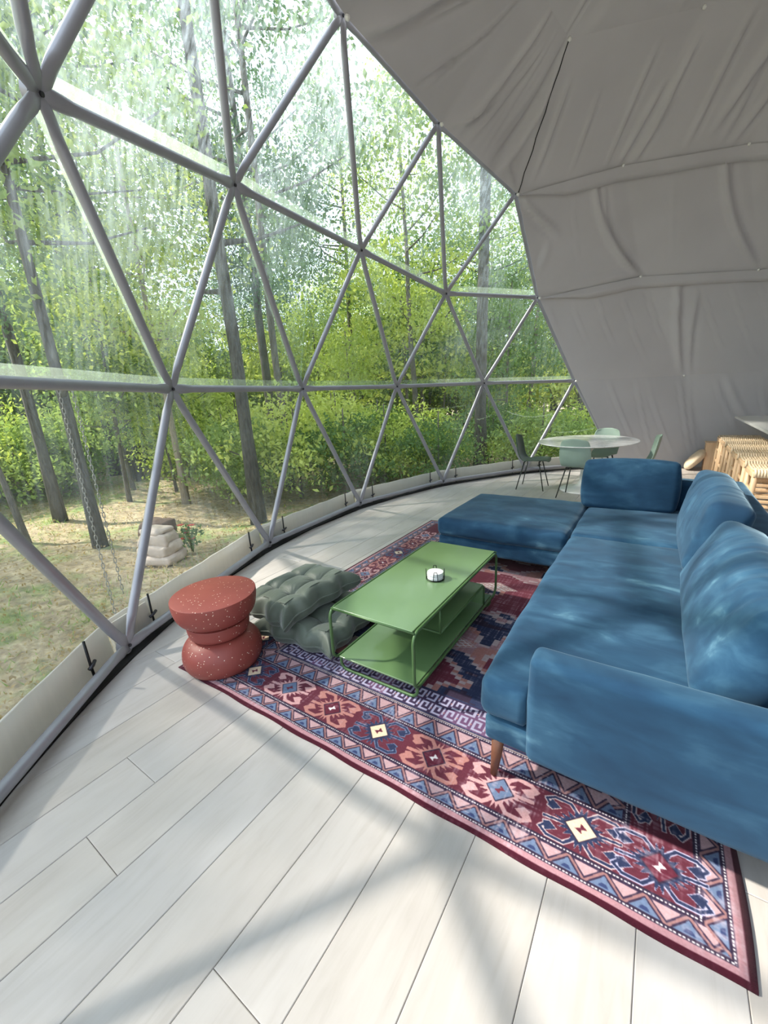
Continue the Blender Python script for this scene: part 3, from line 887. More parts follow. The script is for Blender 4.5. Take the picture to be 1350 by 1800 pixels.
    k = np.clip((wn_ - .50) * 2.2, 0, 1) * np.clip((pat - .26) * 2.4, 0, 1) * .85
    k = np.where(D < .02, k * .2, k)[..., None]
    img = img * (1 - k) + np.array([.82, .74, .78]) * k
    img *= (0.93 + .14 * vnoise(X * 330, Y * 330, 45))[..., None]
    return np.clip(img * .92, 0, 1), W, H
_img, _W, _H = rug_print()
im = bpy.data.images.new('rug_weave', _W, _H)
px = np.ones((_H, _W, 4), np.float32); px[..., :3] = _img
im.pixels.foreach_set(px.ravel()); im.update(); im.pack()
mr_ = Mat('printed_wool_rug')
tx = mr_.node('ShaderNodeTexImage'); tx.image = im; tx.interpolation = 'Cubic'; tx.extension = 'EXTEND'
uvn = mr_.node('ShaderNodeUVMap'); uvn.uv_map = 'UVMap'; mr_.link(uvn.outputs[0], tx.inputs['Vector'])
mr_.base(tx.outputs['Color']).set(Roughness=0.95)
mr_.p.inputs['Sheen Weight'].default_value = 0.1
mr_.p.inputs['Specular IOR Level'].default_value = 0.1
mr_.bump(mr_.noise(mr_.coord(), 420, 2), 0.35, 0.003)
def make_rug():
    nx, ny = 66, 84; vs = []; uv = []
    for j in range(ny + 1):
        for i in range(nx + 1):
            u, v = i / nx, j / ny
            e = min(u * (RX1 - RX0), (1 - u) * (RX1 - RX0), v * (RY1 - RY0), (1 - v) * (RY1 - RY0))
            wob = 0.004 * math.sin(i * .9) * math.exp(-(v * 40) ** 2) + 0.006 * math.sin(j * .5) * math.exp(-((1 - u) * 30) ** 2)
            x = RX0 + u * (RX1 - RX0) + (0.006 * math.sin(j * .33) if i == nx else 0); y = RY0 + v * (RY1 - RY0) + (0.003 * math.sin(i * .7) if j == 0 else 0)
            vs.append((x, y, 0.0075 + max(0, wob) * .6 * (1 if e > .005 else .4))); uv.append((u, v))
    n = len(vs); w = nx + 1
    fs = [(j * w + i, j * w + i + 1, (j + 1) * w + i + 1, (j + 1) * w + i) for j in range(ny) for i in range(nx)]
    rim = [i for i in range(w)] + [j * w + nx for j in range(1, ny + 1)] + [ny * w + i for i in range(nx - 1, -1, -1)] + [j * w for j in range(ny - 1, 0, -1)]
    for k in rim: vs.append((vs[k][0], vs[k][1], 0.0006)); uv.append(uv[k])
    m = len(rim)
    for q in range(m): fs.append((rim[q], n + q, n + (q + 1) % m, rim[(q + 1) % m]))
    o = MB().add(vs, fs).build('rug', mr_.m)
    lay = o.data.uv_layers.new(name='UVMap')
    arr = np.array([uv[l.vertex_index] for l in o.data.loops], np.float32); lay.data.foreach_set('uv', arr.ravel())
    return o
tag(make_rug(), 'maroon and blue patterned rug with diamond medallion border under the sofa', 'rug')
RUGZ = 0.0078

# ------------------------------------------------------------------ terracotta drum stool
st = empty('side_stool', (-2.075, 1.222, 0.008), label='terracotta speckled stool of three stacked rounded drums on the rug corner', cat='stool')
def round_prof(r0, r1, z0, z1, e, bulge, n=10):
    """drum profile: bottom radius r0, top radius r1, edge rounding e, side bulge"""
    out = [(0.001, z0)]
    for k in range(6):
        t = k / 5 * math.pi / 2
        out.append((r0 - e + e * math.sin(t), z0 + e - e * math.cos(t)))
    for k in range(1, n):
        t = k / n
        out.append((r0 + (r1 - r0) * t + bulge * math.sin(math.pi * t), z0 + e + (z1 - z0 - 2 * e) * t))
    for k in range(6):
        t = k / 5 * math.pi / 2
        out.append((r1 - e + e * math.cos(t), z1 - e + e * math.sin(t)))
    out.append((0.001, z1))
    return out
def drum(name, prof, cx=0, cy=0):
    o = MB().lathe(prof, 56, (cx, cy, 0)).build(name, MT['terrazzo'], st, world=False)
    return sharp(o, 50)
def bowl(rt, rb, z0, z1, n=14):
    out = [(0.001, z0)]
    for k in range(n + 1):
        t = k / n
        out.append((rb + (rt - rb) * math.sin(t * math.pi / 2) ** .8, z0 + (z1 - z0) * (1 - math.cos(t * math.pi / 2)) ** .9))
    out += [(rt, z1 + .0), (rt - .004, z1 + .005), (0.001, z1 + .005)]
    return out
def smooth_prof(pts, n=5):
    """Catmull-Rom through (r, z) control points"""
    P = [pts[0]] + pts + [pts[-1]]; out = [(0.001, pts[0][1])]
    for a, b, c, d in zip(P[:-3], P[1:-2], P[2:-1], P[3:]):
        for k in range(n):
            t = k / n
            out.append(tuple(.5 * (2 * b[q] + (c[q] - a[q]) * t + (2 * a[q] - 5 * b[q] + 4 * c[q] - d[q]) * t * t + (3 * b[q] - a[q] - 3 * c[q] + d[q]) * t ** 3) for q in (0, 1)))
    out += [pts[-1], (0.001, pts[-1][1])]
    return out
drum('base_drum', smooth_prof([(.190, 0.0), (.208, .007), (.225, .042), (.229, .085), (.221, .127), (.201, .160), (.172, .184), (.140, .195)]))
drum('middle_drum', smooth_prof([(.124, .193), (.148, .197), (.166, .211), (.174, .234), (.177, .264), (.177, .282), (.173, .286)]))
drum('top_drum', smooth_prof([(.130, .286), (.168, .292), (.199, .312), (.221, .344), (.232, .384), (.237, .420), (.237, .446), (.234, .450)]))

# ------------------------------------------------------------------ tufted floor cushions
def tufted(name, loc, rz, tilt, sx, sy, h, label, seed, droop=0.0):
    """square futon cushion: buttons pull the top and bottom together, creases run between buttons"""
    n = 100; r_ = random.Random(seed)
    g = np.linspace(-1, 1, n + 1); GX, GY = np.meshgrid(g, g)
    edge = np.minimum(1 - np.abs(GX), 1 - np.abs(GY))
    prof = np.clip(edge / .26, 0, 1); prof = np.clip(1 - (1 - prof) ** 2.6, 0, 1) ** .62
    top = prof.copy()
    bt = [(-.36, -.36), (.36, -.36), (-.36, .36), (.36, .36)]
    val = lambda g: np.minimum(1 - .36 * np.exp(-np.abs(g - .36) / .085), 1 - .36 * np.exp(-np.abs(g + .36) / .085))
    crease = (1 - val(GX) * val(GY)) * (.42 + .58 * np.clip((edge - .10) / .42, 0, 1))
    def line(ax_, ay_, bx_, by_, w, a):
        dx, dy = bx_ - ax_, by_ - ay_; L2 = dx * dx + dy * dy
        u = np.clip(((GX - ax_) * dx + (GY - ay_) * dy) / L2, 0, 1)
        d = np.hypot(GX - ax_ - u * dx, GY - ay_ - u * dy)
        return a * np.exp(-(d / w) ** 2) * (1 - u * .7)
    for (x_, y_) in bt:
        crease += .22 * np.exp(-np.hypot(GX - x_, GY - y_) / .11)
        for k in range(13):
            t = 2 * math.pi * (k + r_.uniform(-.35, .35)) / 13; L = r_.uniform(.14, .36)
            crease += line(x_, y_, x_ + L * math.cos(t), y_ + L * math.sin(t), .014, r_.uniform(.03, .10))
    top = top * (1 - np.clip(crease, 0, .88))
    top += .03 * (vnoise(GX * 5 + 9 + seed, GY * 5 + 4, seed) - .5) * prof
    pinch = 1 - .055 * (np.cos(GX * math.pi * 2.75) * (np.abs(GY) > .8) + np.cos(GY * math.pi * 2.75) * (np.abs(GX) > .8))
    corner = 1 + .05 * np.clip(np.abs(GX) * np.abs(GY) - .7, 0, 1) * 3
    PX = GX * sx / 2 * pinch * corner; PY = GY * sy / 2 * pinch * corner
    zt = h * .5 + h * .62 * top; zb = h * .5 - h * .5 * prof * (1 - .35 * np.clip(crease, 0, .7))
    dz = -droop * np.clip(-GY - .1, 0, 1) ** 2 - droop * .9 * np.clip(-GX - .2, 0, 1) ** 2
    V = np.concatenate([np.stack([PX, PY, zt + dz], -1).reshape(-1, 3), np.stack([PX, PY, np.minimum(zb, zt) + dz], -1).reshape(-1, 3)])
    w = n + 1; fs = []
    i, j = np.meshgrid(np.arange(n), np.arange(n)); a = (j * w + i).ravel()
    q1 = np.stack([a, a + 1, a + w + 1, a + w], -1); q2 = q1[:, ::-1] + w * w
    me = fast_mesh('cover', V, np.concatenate([q1, q2]), MT['satin'], True)
    root = empty(name, loc, 0, label, 'cushion', 'sage tufted floor cushions')
    root.rotation_euler = (tilt[0], tilt[1], rz)
    o = mesh_obj('cover', me, root)
    bm = bmesh.new(); bm.from_mesh(o.data); bmesh.ops.remove_doubles(bm, verts=bm.verts, dist=0.0008)
    bm.to_mesh(o.data); bm.free()
    for x_, y_ in bt:
        jx = int(round((x_ + 1) / 2 * n)); jy = int(round((y_ + 1) / 2 * n)); k = jy * w + jx
        MB().lathe([(.001, -.004), (.012, -.003), (.014, .002), (.009, .006), (.001, .007)], 12, tuple(V[k])).build('tuft_button', MT['satin'], root, world=False)
    # piping cord round the welt
    pts = []
    for t in np.linspace(-1, 1, 17): pts.append((t, -1))
    for t in np.linspace(-1, 1, 17)[1:]: pts.append((1, t))
    for t in np.linspace(1, -1, 17)[1:]: pts.append((t, 1))
    for t in np.linspace(1, -1, 17)[1:]: pts.append((-1, t))
    P3 = []
    for (x_, y_) in pts:
        jx = int(round((x_ + 1) / 2 * n)); jy = int(round((y_ + 1) / 2 * n)); P3.append(tuple(V[jy * w + jx]))
    MB().tube(P3, .005, 6, False).build('piping', MT['satin'], root, world=False)
    return root
tufted('floor_cushion', (-1.79, 1.80, 0.010), math.radians(4), (0, 0), .60, .62, .145, 'lower sage green tufted floor cushion lying flat beside the green table', 3)
tufted('floor_cushion', (-1.975, 1.79, 0.165), math.radians(-9), (math.radians(3), math.radians(-5)), .54, .60, .15, 'upper sage green tufted floor cushion slumped askew on the other one', 5, .055)

# ------------------------------------------------------------------ green metal coffee table
ct = empty('coffee_table', (-1.13, 2.07, RUGZ), label='green metal coffee table with tube frame and lower shelf', cat='coffee table')
CX0, CX1, CY0, CY1, CZ = -1.395, -0.872, 1.475, 2.665, 0.418
SH = 0.098
def plate(name, x0, x1, y0, y1, z0, z1, m=None):
    o = MB().box(x0, x1, y0, y1, z0, z1, .003).build(name, m or MT['green'], ct); return sharp(o, 60)
plate('table_top', CX0 + .012, CX1 - .012, CY0 + .004, CY1 - .004, CZ - .012, CZ)
plate('lower_shelf', CX0 + .012, CX1 - .012, CY0 + .02, CY1 - .06, SH - .006, SH + .004)
def arc(c, r, a0, a1, ax1, ax2, n=7):
    c = Vector(c); return [c + Vector(ax1) * (r * math.cos(a0 + (a1 - a0) * k / n)) + Vector(ax2) * (r * math.sin(a0 + (a1 - a0) * k / n)) for k in range(n + 1)]
Yv, Zv, Xv = (0, 1, 0), (0, 0, 1), (1, 0, 0)
for x_ in (CX0, CX1):
    r = .055; zt, zb = CZ - .008, SH - .004; ya, yb = CY0 - .012, CY1 + .0
    pts = arc((x_, ya + r, zt - r), r, math.pi / 2, math.pi, Yv, Zv) + arc((x_, ya + r, zb + r), r, math.pi, 1.5 * math.pi, Yv, Zv)
    pts += arc((x_, yb - r, zb + r), r, -math.pi / 2, 0, Yv, Zv) + arc((x_, yb - r, zt - r), r, 0, math.pi / 2, Yv, Zv)
    pts.append(pts[0])
    MB().tube(pts, .0085, 10, False).build('side_frame', MT['green_tube'], ct)
for y_ in (CY0 + .035, CY1 - .09):
    r = .042; z0 = RUGZ + .0095; xa, xb = CX0 + .012, CX1 - .012
    pts = [(xa, y_, SH - .006)] + arc((xa + r, y_, z0 + r), r, math.pi, 1.5 * math.pi, Xv, Zv) + arc((xb - r, y_, z0 + r), r, -math.pi / 2, 0, Xv, Zv) + [(xb, y_, SH - .006)]
    MB().tube(pts, .0085, 10).build('foot_rail', MT['green_tube'], ct)
for y_ in (CY0 + .003, CY1 - .003):
    MB().tube([(CX0, y_, CZ - .008), (CX1, y_, CZ - .008)], .006, 8).build('end_rail', MT['green_tube'], ct)
plate('middle_tray', CX0 + .03, CX1 - .016, 1.775, 2.45, .243, .250)
plate('drop_panel', CX0 + .03, CX1 - .016, 2.444, 2.450, SH + .003, .247)
for x_ in (CX0 + .02, CX1 - .010):
    MB().tube([(x_, 1.775, CZ - .012), (x_, 1.775, .246)], .0065, 8).build('hanger', MT['green_tube'], ct)
    r = .03
    MB().tube([(x_, 1.775, .246), (x_, 2.42, .246)] + arc((x_, 2.45 - r, .246 - r), r, math.pi / 2, 0, Yv, Zv) + [(x_, 2.45, SH)], .0065, 8).build('tray_rail', MT['green_tube'], ct)
MB().tube([(CX0 + .02, 1.775, .246), (CX1 - .01, 1.775, .246)], .0065, 8).build('tray_rail', MT['green_tube'], ct)
# coasters in a wire holder
cc_ = (-1.052, 2.06)
ZT = CZ + RUGZ * 0 + .0005
for k in range(5):
    o = MB().lathe([(.001, 0), (.047, 0), (.049, .001), (.049, .0065), (.047, .0075), (.001, .0075)], 32).build('coaster', MT['marble'])
    o.location = (cc_[0] + .001 * math.sin(k * 2), cc_[1] + .001 * math.cos(k * 3), CZ + .0065 + k * .0088)
    sharp(o)
    lab = ['lowest', 'second lowest', 'middle', 'second highest', 'uppermost'][k]
    tag(o, lab + ' round white marble coaster of the stack in the wire holder', 'coaster', 'marble coasters on the green table')
hd = empty('coaster_holder', (cc_[0], cc_[1], CZ), label='black wire holder around the marble coasters on green table', cat='coaster holder')
ring = [(.055 * math.cos(t), .055 * math.sin(t), .0035) for t in np.linspace(0, 2 * math.pi, 33)]
MB().tube(ring, .0022, 6, False).build('ring_wire', MT['black_metal'], hd, world=False)
MB().tube([(-.055, 0, .0035), (.055, 0, .0035)], .002, 6).build('ring_wire', MT['black_metal'], hd, world=False)
for k in range(4):
    t0 = .5 + k * math.pi / 2
    pts = []
    for q in np.linspace(0, 1, 15):
        a = t0 + (-.26 + .52 * q); z = .0035 + (.062 * min(1, math.sin(math.pi * min(max(q, 0), 1)) * 1.6))
        pts.append((.056 * math.cos(a), .056 * math.sin(a), min(z, .064)))
    MB().tube(pts, .0022, 6).build('prong', MT['black_metal'], hd, world=False)

# ------------------------------------------------------------------ blue velvet sofa and ottoman
def soft(name, cen, size, r, puff, parent, cells, seed, wr=.006, warp=None, rot=None, seg=4, mat='velvet', creases=()):
    v, f = rbox_geo(size, r, seg, cells, puff)
    V = np.array(v)
    s = np.array(size)
    n_ = vnoise(V[:, 0] * 9 + seed + V[:, 2] * 5, V[:, 1] * 6 + V[:, 2] * 7 + seed, seed) - .5
    n2 = vnoise(V[:, 0] * 22 + V[:, 2] * 17, V[:, 1] * 14 + V[:, 2] * 19 + seed, seed + 3) - .5
    N = V / (s / 2); N = N / (np.linalg.norm(N, axis=1, keepdims=True) + 1e-9)
    V = V + N * (n_ * wr * 1.2 + n2 * wr * .5)[:, None]
    for (axis, c0, w, a, lim) in creases:      # ridge lines across the faces
        d = V[:, axis[0]] - (c0 + axis[2] * V[:, axis[1]])
        V = V + N * (a * np.exp(-(d / w) ** 2) * lim(V))[:, None]
    if warp is not None: V = warp(V)
    Mx = Matrix.Translation(cen) @ (rot.to_4x4() if rot else Matrix.Identity(4))
    R_ = np.array(Mx)[:3, :3]; t = np.array(cen)
    V = V @ R_.T + t
    return MB().add(V.tolist(), f).build(name, MT[mat], parent)
SX0, SX1, SY0, SY1 = -0.455, 0.62, 1.26, 4.35
sofa = empty('sofa', (0.08, 2.8, RUGZ), label='long blue velvet sofa with low arm and loose back pillows on the rug', cat='sofa')
SB, ST = .172, .29
def arm_cut(x):
    t = np.clip((x + .30) / .035, 0, 1); return t * t * (3 - 2 * t)
def base_warp(V):
    V = V.copy(); k = arm_cut(V[:, 0] - .0) * np.clip((1.6 - V[:, 1]) / .3, 0, 1)
    V[:, 1] += .0 * k
    return V
soft('base_frame', ((SX0 + SX1) / 2, (1.285 + SY1) / 2, (SB + ST) / 2), (SX1 - SX0, SY1 - 1.285, ST - SB), .025, 0, sofa, (18, 40, 2), 3, .002)
SC0, SC1 = -.475, .44
def seat_warp_local(cx_, cy_):
    def w(V):
        V = V.copy(); gx = V[:, 0] + cx_; gy = V[:, 1] + cy_
        k = arm_cut(gx) * np.clip((1.9 - gy) / .62, 0, 1)
        V[:, 1] += k * .118
        return V
    return w
def seat(y0, y1, seed, notch):
    cx_, cy_ = (SC0 + SC1) / 2, (y0 + y1) / 2; sz = (SC1 - SC0, y1 - y0, .168)
    return soft('seat_cushion', (cx_, cy_, .372), sz, .045, .018, sofa, (40, int((y1 - y0) * 34), 3), seed, .005, warp=seat_warp_local(cx_, cy_) if notch else None)
seat(1.275, 3.145, 5, True)
seat(3.155, 4.16, 8, False)
soft('arm', (.17, 1.318, .39), (.92, .118, .44), .03, .006, sofa, (34, 4, 16), 11, .003)
soft('back_frame', (.535, 2.86, .475), (.19, 2.98, .45), .04, .004, sofa, (6, 60, 12), 13, .003)
soft('back_frame', (.03, 4.265, .475), (1.12, .17, .45), .04, .004, sofa, (30, 5, 12), 14, .003)
from mathutils import Euler
# back pillows: two leaning on the long back, one against the end
def pillow(cen, size, rot, seed):
    rr = random.Random(seed); cr_ = []
    for k in range(16):
        c0 = -size[1] / 2 + size[1] * (k + rr.uniform(.2, .8)) / 16; zc = rr.uniform(.1, .5)
        cr_.append(((1, 2, rr.uniform(-.35, .35)), c0, rr.uniform(.007, .014), rr.uniform(.003, .007) * rr.choice((-1, 1)),
                    (lambda V, q=zc: np.exp(-((V[:, 2] / size[2] - q) / .22) ** 2))))
    return soft('back_pillow', cen, size, .050, .040, sofa, (9, int(size[1] * 60), int(size[2] * 44)), seed, .004, rot=rot, creases=cr_)
rotY = lambda a: Euler((0, math.radians(a), 0)).to_matrix()
pillow((.335, 2.04, .622), (.20, 1.10, .40), rotY(24), 21)
pillow((.322, 3.20, .660), (.20, 1.08, .44), rotY(13), 22)
def end_pillow():
    R = Euler((math.radians(-10), 0, math.radians(1))).to_matrix()
    soft('back_pillow', (-.175, 4.06, .665), (.70, .14, .42), .035, .026, sofa, (34, 6, 20), 25, .004, rot=R)
end_pillow()
def leg(x_, y_, zt, parent, lean=(.0, .0), z0=0.0085):
    MB().tube([(x_ + lean[0], y_ + lean[1], zt + .01), (x_ + lean[0] * .6, y_ + lean[1] * .6, zt * .55), (x_, y_, z0)], [.026, .022, .013], 12).build('leg', MT['walnut'], parent)
leg(-.413, 1.295, .19, sofa, (.01, .02)); leg(.56, 1.33, .19, sofa); leg(.56, 4.28, .19, sofa, z0=.0085); leg(-.40, 4.28, .19, sofa); leg(-.40, 2.85, .19, sofa)
ot = empty('ottoman', (-1.04, 3.66, RUGZ), label='blue velvet ottoman set across the far end of the sofa', cat='ottoman')
soft('base_frame', (-1.04, 3.66, .225), (1.06, 1.02, .135), .025, 0, ot, (24, 24, 2), 31, .002)
soft('top_cushion', (-1.035, 3.655, .372), (1.085, 1.05, .168), .05, .018, ot, (38, 38, 3), 33, .006)
for x_, y_ in ((-1.48, 3.25), (-.60, 3.25), (-1.48, 4.08), (-.60, 4.08)): leg(x_, y_, .17, ot)

# ------------------------------------------------------------------ dining table and four shell chairs
dt = empty('dining_table', (-.885, 6.78, 0), label='oval white marble dining table on a trumpet pedestal', cat='dining table')
o = MB().lathe([(.001, .722), (.62, .722), (.665, .732), (.68, .741), (.675, .747), (.001, .748)], 64, (0, 0, 0), 1.0, 1.22).build('table_top', MT['marble'], dt, world=False); sharp(o, 40)
MB().lathe([(.001, 0.0), (.34, 0.0), (.345, .006), (.30, .014), (.18, .035), (.10, .075), (.065, .15), (.055, .35), (.07, .58), (.14, .69), (.24, .722), (.001, .722)], 40, (0, 0, 0), 1, 1.1).build('pedestal', MT['white_base'], dt, world=False)
def shell_chair(loc, rz, label, mat='sage_shell'):
    """one-piece moulded seat and back on four splayed rod legs; the seat looks along +x"""
    root = empty('dining_chair', loc, rz, label, 'chair', 'shell chairs around the dining table')
    prof = [(.235, .430, .17), (.225, .446, .195), (.15, .452, .212), (.05, .446, .218), (-.06, .440, .214), (-.14, .446, .205), (-.19, .475, .20), (-.222, .53, .205), (-.242, .60, .212), (-.258, .68, .208), (-.272, .76, .196), (-.284, .83, .172), (-.288, .855, .13)]
    nx = 14; vs = []
    for i, (x_, z_, w) in enumerate(prof):
        for k in range(nx + 1):
            t = -1 + 2 * k / nx
            y_ = w * math.sin(t * math.pi / 2) if False else w * t
            c = abs(t) ** 2.6
            seat_k = max(0, min(1, (x_ + .16) / .1))
            vs.append((x_ + .045 * c * (1 - seat_k) - .02 * c * (1 if i == 0 else 0), y_, z_ + .030 * c * seat_k - (.03 * c if i == len(prof) - 1 else 0)))
    w = nx + 1; n = len(prof)
    fs = [(i * w + k, i * w + k + 1, (i + 1) * w + k + 1, (i + 1) * w + k) for i in range(n - 1) for k in range(nx)]
    sh = MB().add(vs, fs).build('shell', MT[mat], root, world=False)
    sm = sh.modifiers.new('thick', 'SOLIDIFY'); sm.thickness = .012; sm.offset = 0
    sb_ = sh.modifiers.new('smooth', 'SUBSURF'); sb_.levels = 1; sb_.render_levels = 1
    for sx, sy in ((1, 1), (1, -1), (-1, 1), (-1, -1)):
        MB().tube([(sx * .11 - .01, sy * .13, .436), (sx * .205 - .01, sy * .215, .002)], [.010, .0075], 8).build('leg', MT['chair_leg'], root, world=False)
    MB().tube([(.10, -.13, .432), (.10, .13, .432)], .008, 8).build('seat_rail', MT['chair_leg'], root, world=False)
    MB().tube([(-.12, -.13, .432), (-.12, .13, .432)], .008, 8).build('seat_rail', MT['chair_leg'], root, world=False)
    return root
shell_chair((-1.60, 6.62, 0), math.radians(2), 'sage shell chair at the window side of the dining table', 'shaded_sage_shell')
shell_chair((-.90, 6.25, 0), math.radians(82), 'sage shell chair with its back to the sofa end pillow')
shell_chair((-.75, 7.42, 0), math.radians(-100), 'sage shell chair facing the sofa from beyond the dining table')
shell_chair((-.25, 6.62, 0), math.radians(186), 'sage shell chair on the counter side of the dining table, seen edge-on')

# ------------------------------------------------------------------ woven counter stools and counter
def counter_stool(loc, label):
    root = empty('counter_stool', loc, 0, label, 'stool', 'woven counter stools along the counter')
    W2, D2, H2 = .27, .20, .62
    for sx in (-1, 1):
        for sy in (-1, 1):
            MB().tube([(sx * (W2 - .03), sy * (D2 - .03), H2), (sx * (W2 - .012), sy * (D2 - .012), 0.001)], [.026, .021], 8).build('leg', MT['beech'], root, world=False)
    for z_, s in ((.20, 1), (.38, -1)):
        for sy in (-1, 1): MB().box(-W2 + .03, W2 - .03, sy * (D2 - .022) - .011, sy * (D2 - .022) + .011, z_ - .016, z_ + .016, .004).build('stretcher', MT['beech'], root, world=False)
        for sx in (-1, 1): MB().box(sx * (W2 - .022) - .011, sx * (W2 - .022) + .011, -D2 + .03, D2 - .03, z_ + .05 - .016, z_ + .05 + .016, .004).build('stretcher', MT['beech'], root, world=False)
    for sy in (-1, 1): MB().box(-W2 + .01, W2 - .01, sy * (D2 - .02) - .018, sy * (D2 - .02) + .018, H2 - .05, H2 + .005, .006).build('seat_rail', MT['beech'], root, world=False)
    for sx in (-1, 1): MB().box(sx * (W2 - .02) - .018, sx * (W2 - .02) + .018, -D2 + .02, D2 - .02, H2 - .05, H2 + .005, .006).build('seat_rail', MT['beech'], root, world=False)
    cords = MB(); n = 22
    for k in range(n):
        x_ = -W2 + .015 + (2 * W2 - .03) * (k + .5) / n; q = .5 + .5 * math.sin(k * math.pi)
        pts = [(x_, -D2 - .004, H2 - .045), (x_, -D2 - .008, H2 + .006), (x_, -D2 + .02, H2 + .022)] + [(x_, -D2 + .02 + (2 * D2 - .04) * t / 5, H2 + .020 - .012 * math.sin(math.pi * t / 5) + (.004 if (k + t) % 2 else -.002)) for t in range(1, 5)] + [(x_, D2 - .02, H2 + .022), (x_, D2 + .008, H2 + .006), (x_, D2 + .004, H2 - .045)]
        cords.tube(pts, .0115, 6)
    cords.build('woven_seat', MT['cord'], root, world=False, kind='stuff')
    return root
for k, y_ in enumerate((5.45, 6.04, 6.63, 7.22, 7.90, 8.45)):
    nm = ['nearest the sofa', 'second from the sofa', 'third from the sofa', 'fourth from the sofa', 'fifth from the sofa', 'farthest from the sofa'][k]
    counter_stool((1.07, y_, 0), 'pale wooden woven-seat counter stool, ' + nm + ' in its row')
cn = empty('kitchen_counter', (1.9, 6.9, 0), label='white stone kitchen counter above the row of woven stools', cat='counter')
sharp(MB().box(1.02, 2.3, 4.6, 9.02, .895, .925, .004).build('counter_top', MT['white_base'], cn))
sharp(MB().box(1.62, 2.25, 4.7, 8.95, 0.002, .895, .004).build('cabinet_body', MT['vinyl'], cn))
for k in range(6):
    sharp(MB().box(1.60, 1.62, 4.74 + k * .70, 4.74 + k * .70 + .67, .10, .87, .003).build('panel', MT['vinyl'], cn))
bx_ = empty('wooden_box', (.80, 9.05, 0), label='plain pale wooden box standing beyond the farthest woven stool', cat='box')
sharp(MB().box(.70, .98, 8.93, 9.2, 0.001, .47, .006).build('body', MT['beech'], bx_))
sharp(MB().box(.69, .99, 8.92, 9.21, .47, .49, .005).build('lid', MT['beech'], bx_))
R = Euler((0, math.radians(-52), 0)).to_matrix()
v_, f_ = rbox_geo((.36, .34, .11), .05, 3, (12, 10, 2), .03)
lp = MB().add([tuple(R @ Vector(p) + Vector((.575, 9.02, .185))) for p in v_], f_).build('floor_pillow', MT['tan'])
tag(lp, 'pale tan woven pillow leaning against the plain wooden box', 'pillow')

# ------------------------------------------------------------------ outside: ground, woods, stones, chains
GZ = -0.5
def make_ground():
    n_r, n_a = 60, 96; vs = []; fs = []
    rr = 5.9 + (np.linspace(0, 1, n_r) ** 2.2) * 70
    for r in rr:
        for k in range(n_a):
            t = 2 * math.pi * k / n_a; x_, y_ = OX + r * math.cos(t), OY + r * math.sin(t)
            hgt = 0.0 if r < 6.5 else .10 * math.sin(x_ * .7) * math.cos(y_ * .55) + .05 * math.sin(x_ * 2.1 + y_ * 1.3)
            vs.append((x_, y_, GZ + hgt * min(1, (r - 5.9) / 3) + max(0, r - 26) * .04))
    for i in range(n_r - 1):
        for k in range(n_a):
            fs.append((i * n_a + k, (i + 1) * n_a + k, (i + 1) * n_a + (k + 1) % n_a, i * n_a + (k + 1) % n_a))
    return tag(MB().add(vs, fs).build('ground', MT['ground']), kind='structure')
make_ground()

def leaf_quads(P, N, size, asp, rg):
    """a folded two-triangle leaf at each point of P; N = rough facing"""
    m = len(P)
    d = rg.normal(size=(m, 3)); d[:, 2] -= .35; d /= np.linalg.norm(d, axis=1, keepdims=True)
    nn = N + rg.normal(size=(m, 3)) * .7; nn -= d * (nn * d).sum(1, keepdims=True); nn /= np.linalg.norm(nn, axis=1, keepdims=True) + 1e-9
    s = np.cross(d, nn)
    L = (size * rg.uniform(.6, 1.25, m))[:, None]; Wd = L * asp
    V = np.stack([P - d * L * .5, P + s * Wd * .5 + nn * Wd * .15, P + d * L * .5, P - s * Wd * .5 + nn * Wd * .15], 1).reshape(-1, 3)
    return V, np.arange(m * 4, dtype=np.int32).reshape(m, 4)
def crown_mesh(name, rx, rz, zc, ncl, per, leaf, spread, mat, seed, shell=.45):
    rg = np.random.default_rng(seed)
    d = rg.normal(size=(ncl, 3)); d /= np.linalg.norm(d, axis=1, keepdims=True)
    rad = shell + (1 - shell) * rg.uniform(0, 1, ncl) ** .6
    cen = d * rad[:, None] * np.array([rx, rx, rz]); cen[:, 2] += zc
    P = np.repeat(cen, per, 0); off = rg.normal(size=P.shape) * np.array([1, 1, .42]) * spread
    off[:, 2] -= .12 * (off[:, 0] ** 2 + off[:, 1] ** 2) / spread
    P = P + off
    N = np.tile(np.array([0, 0, 1.0]), (len(P), 1)) + (P - np.array([0, 0, zc])) * .12
    V, Q = leaf_quads(P, N, leaf, .55, rg)
    return fast_mesh(name, V, Q, MT[mat]), cen
def trunk_mb(h, r0, r1, lean, seed, limbs=(), n=9):
    rg = random.Random(seed); mb = MB(); pts = []; rr = []
    for k in range(9):
        t = k / 8
        pts.append((lean[0] * t + rg.uniform(-.05, .05) * h * .06 * (k > 0), lean[1] * t + rg.uniform(-.05, .05) * h * .06 * (k > 0), h * t - (.06 if k == 0 else 0)))
        rr.append((r0 * (1.35 if k == 0 else 1)) * (1 - t) + r1 * t)
    mb.tube(pts, rr, n)
    for e in limbs:
        z_ = max(.25 * h, min(h * .95, e[2] - .35 * math.hypot(e[0], e[1])))
        t = z_ / h; a = Vector((lean[0] * t, lean[1] * t, z_)); b = Vector(e)
        m_ = a * .5 + b * .5 + Vector((rg.uniform(-.15, .15), rg.uniform(-.15, .15), -.10))
        r = (r0 * (1 - t) + r1 * t) * .55
        mb.tube([a, m_, b], [r, r * .55, .012], 6)
    return mb

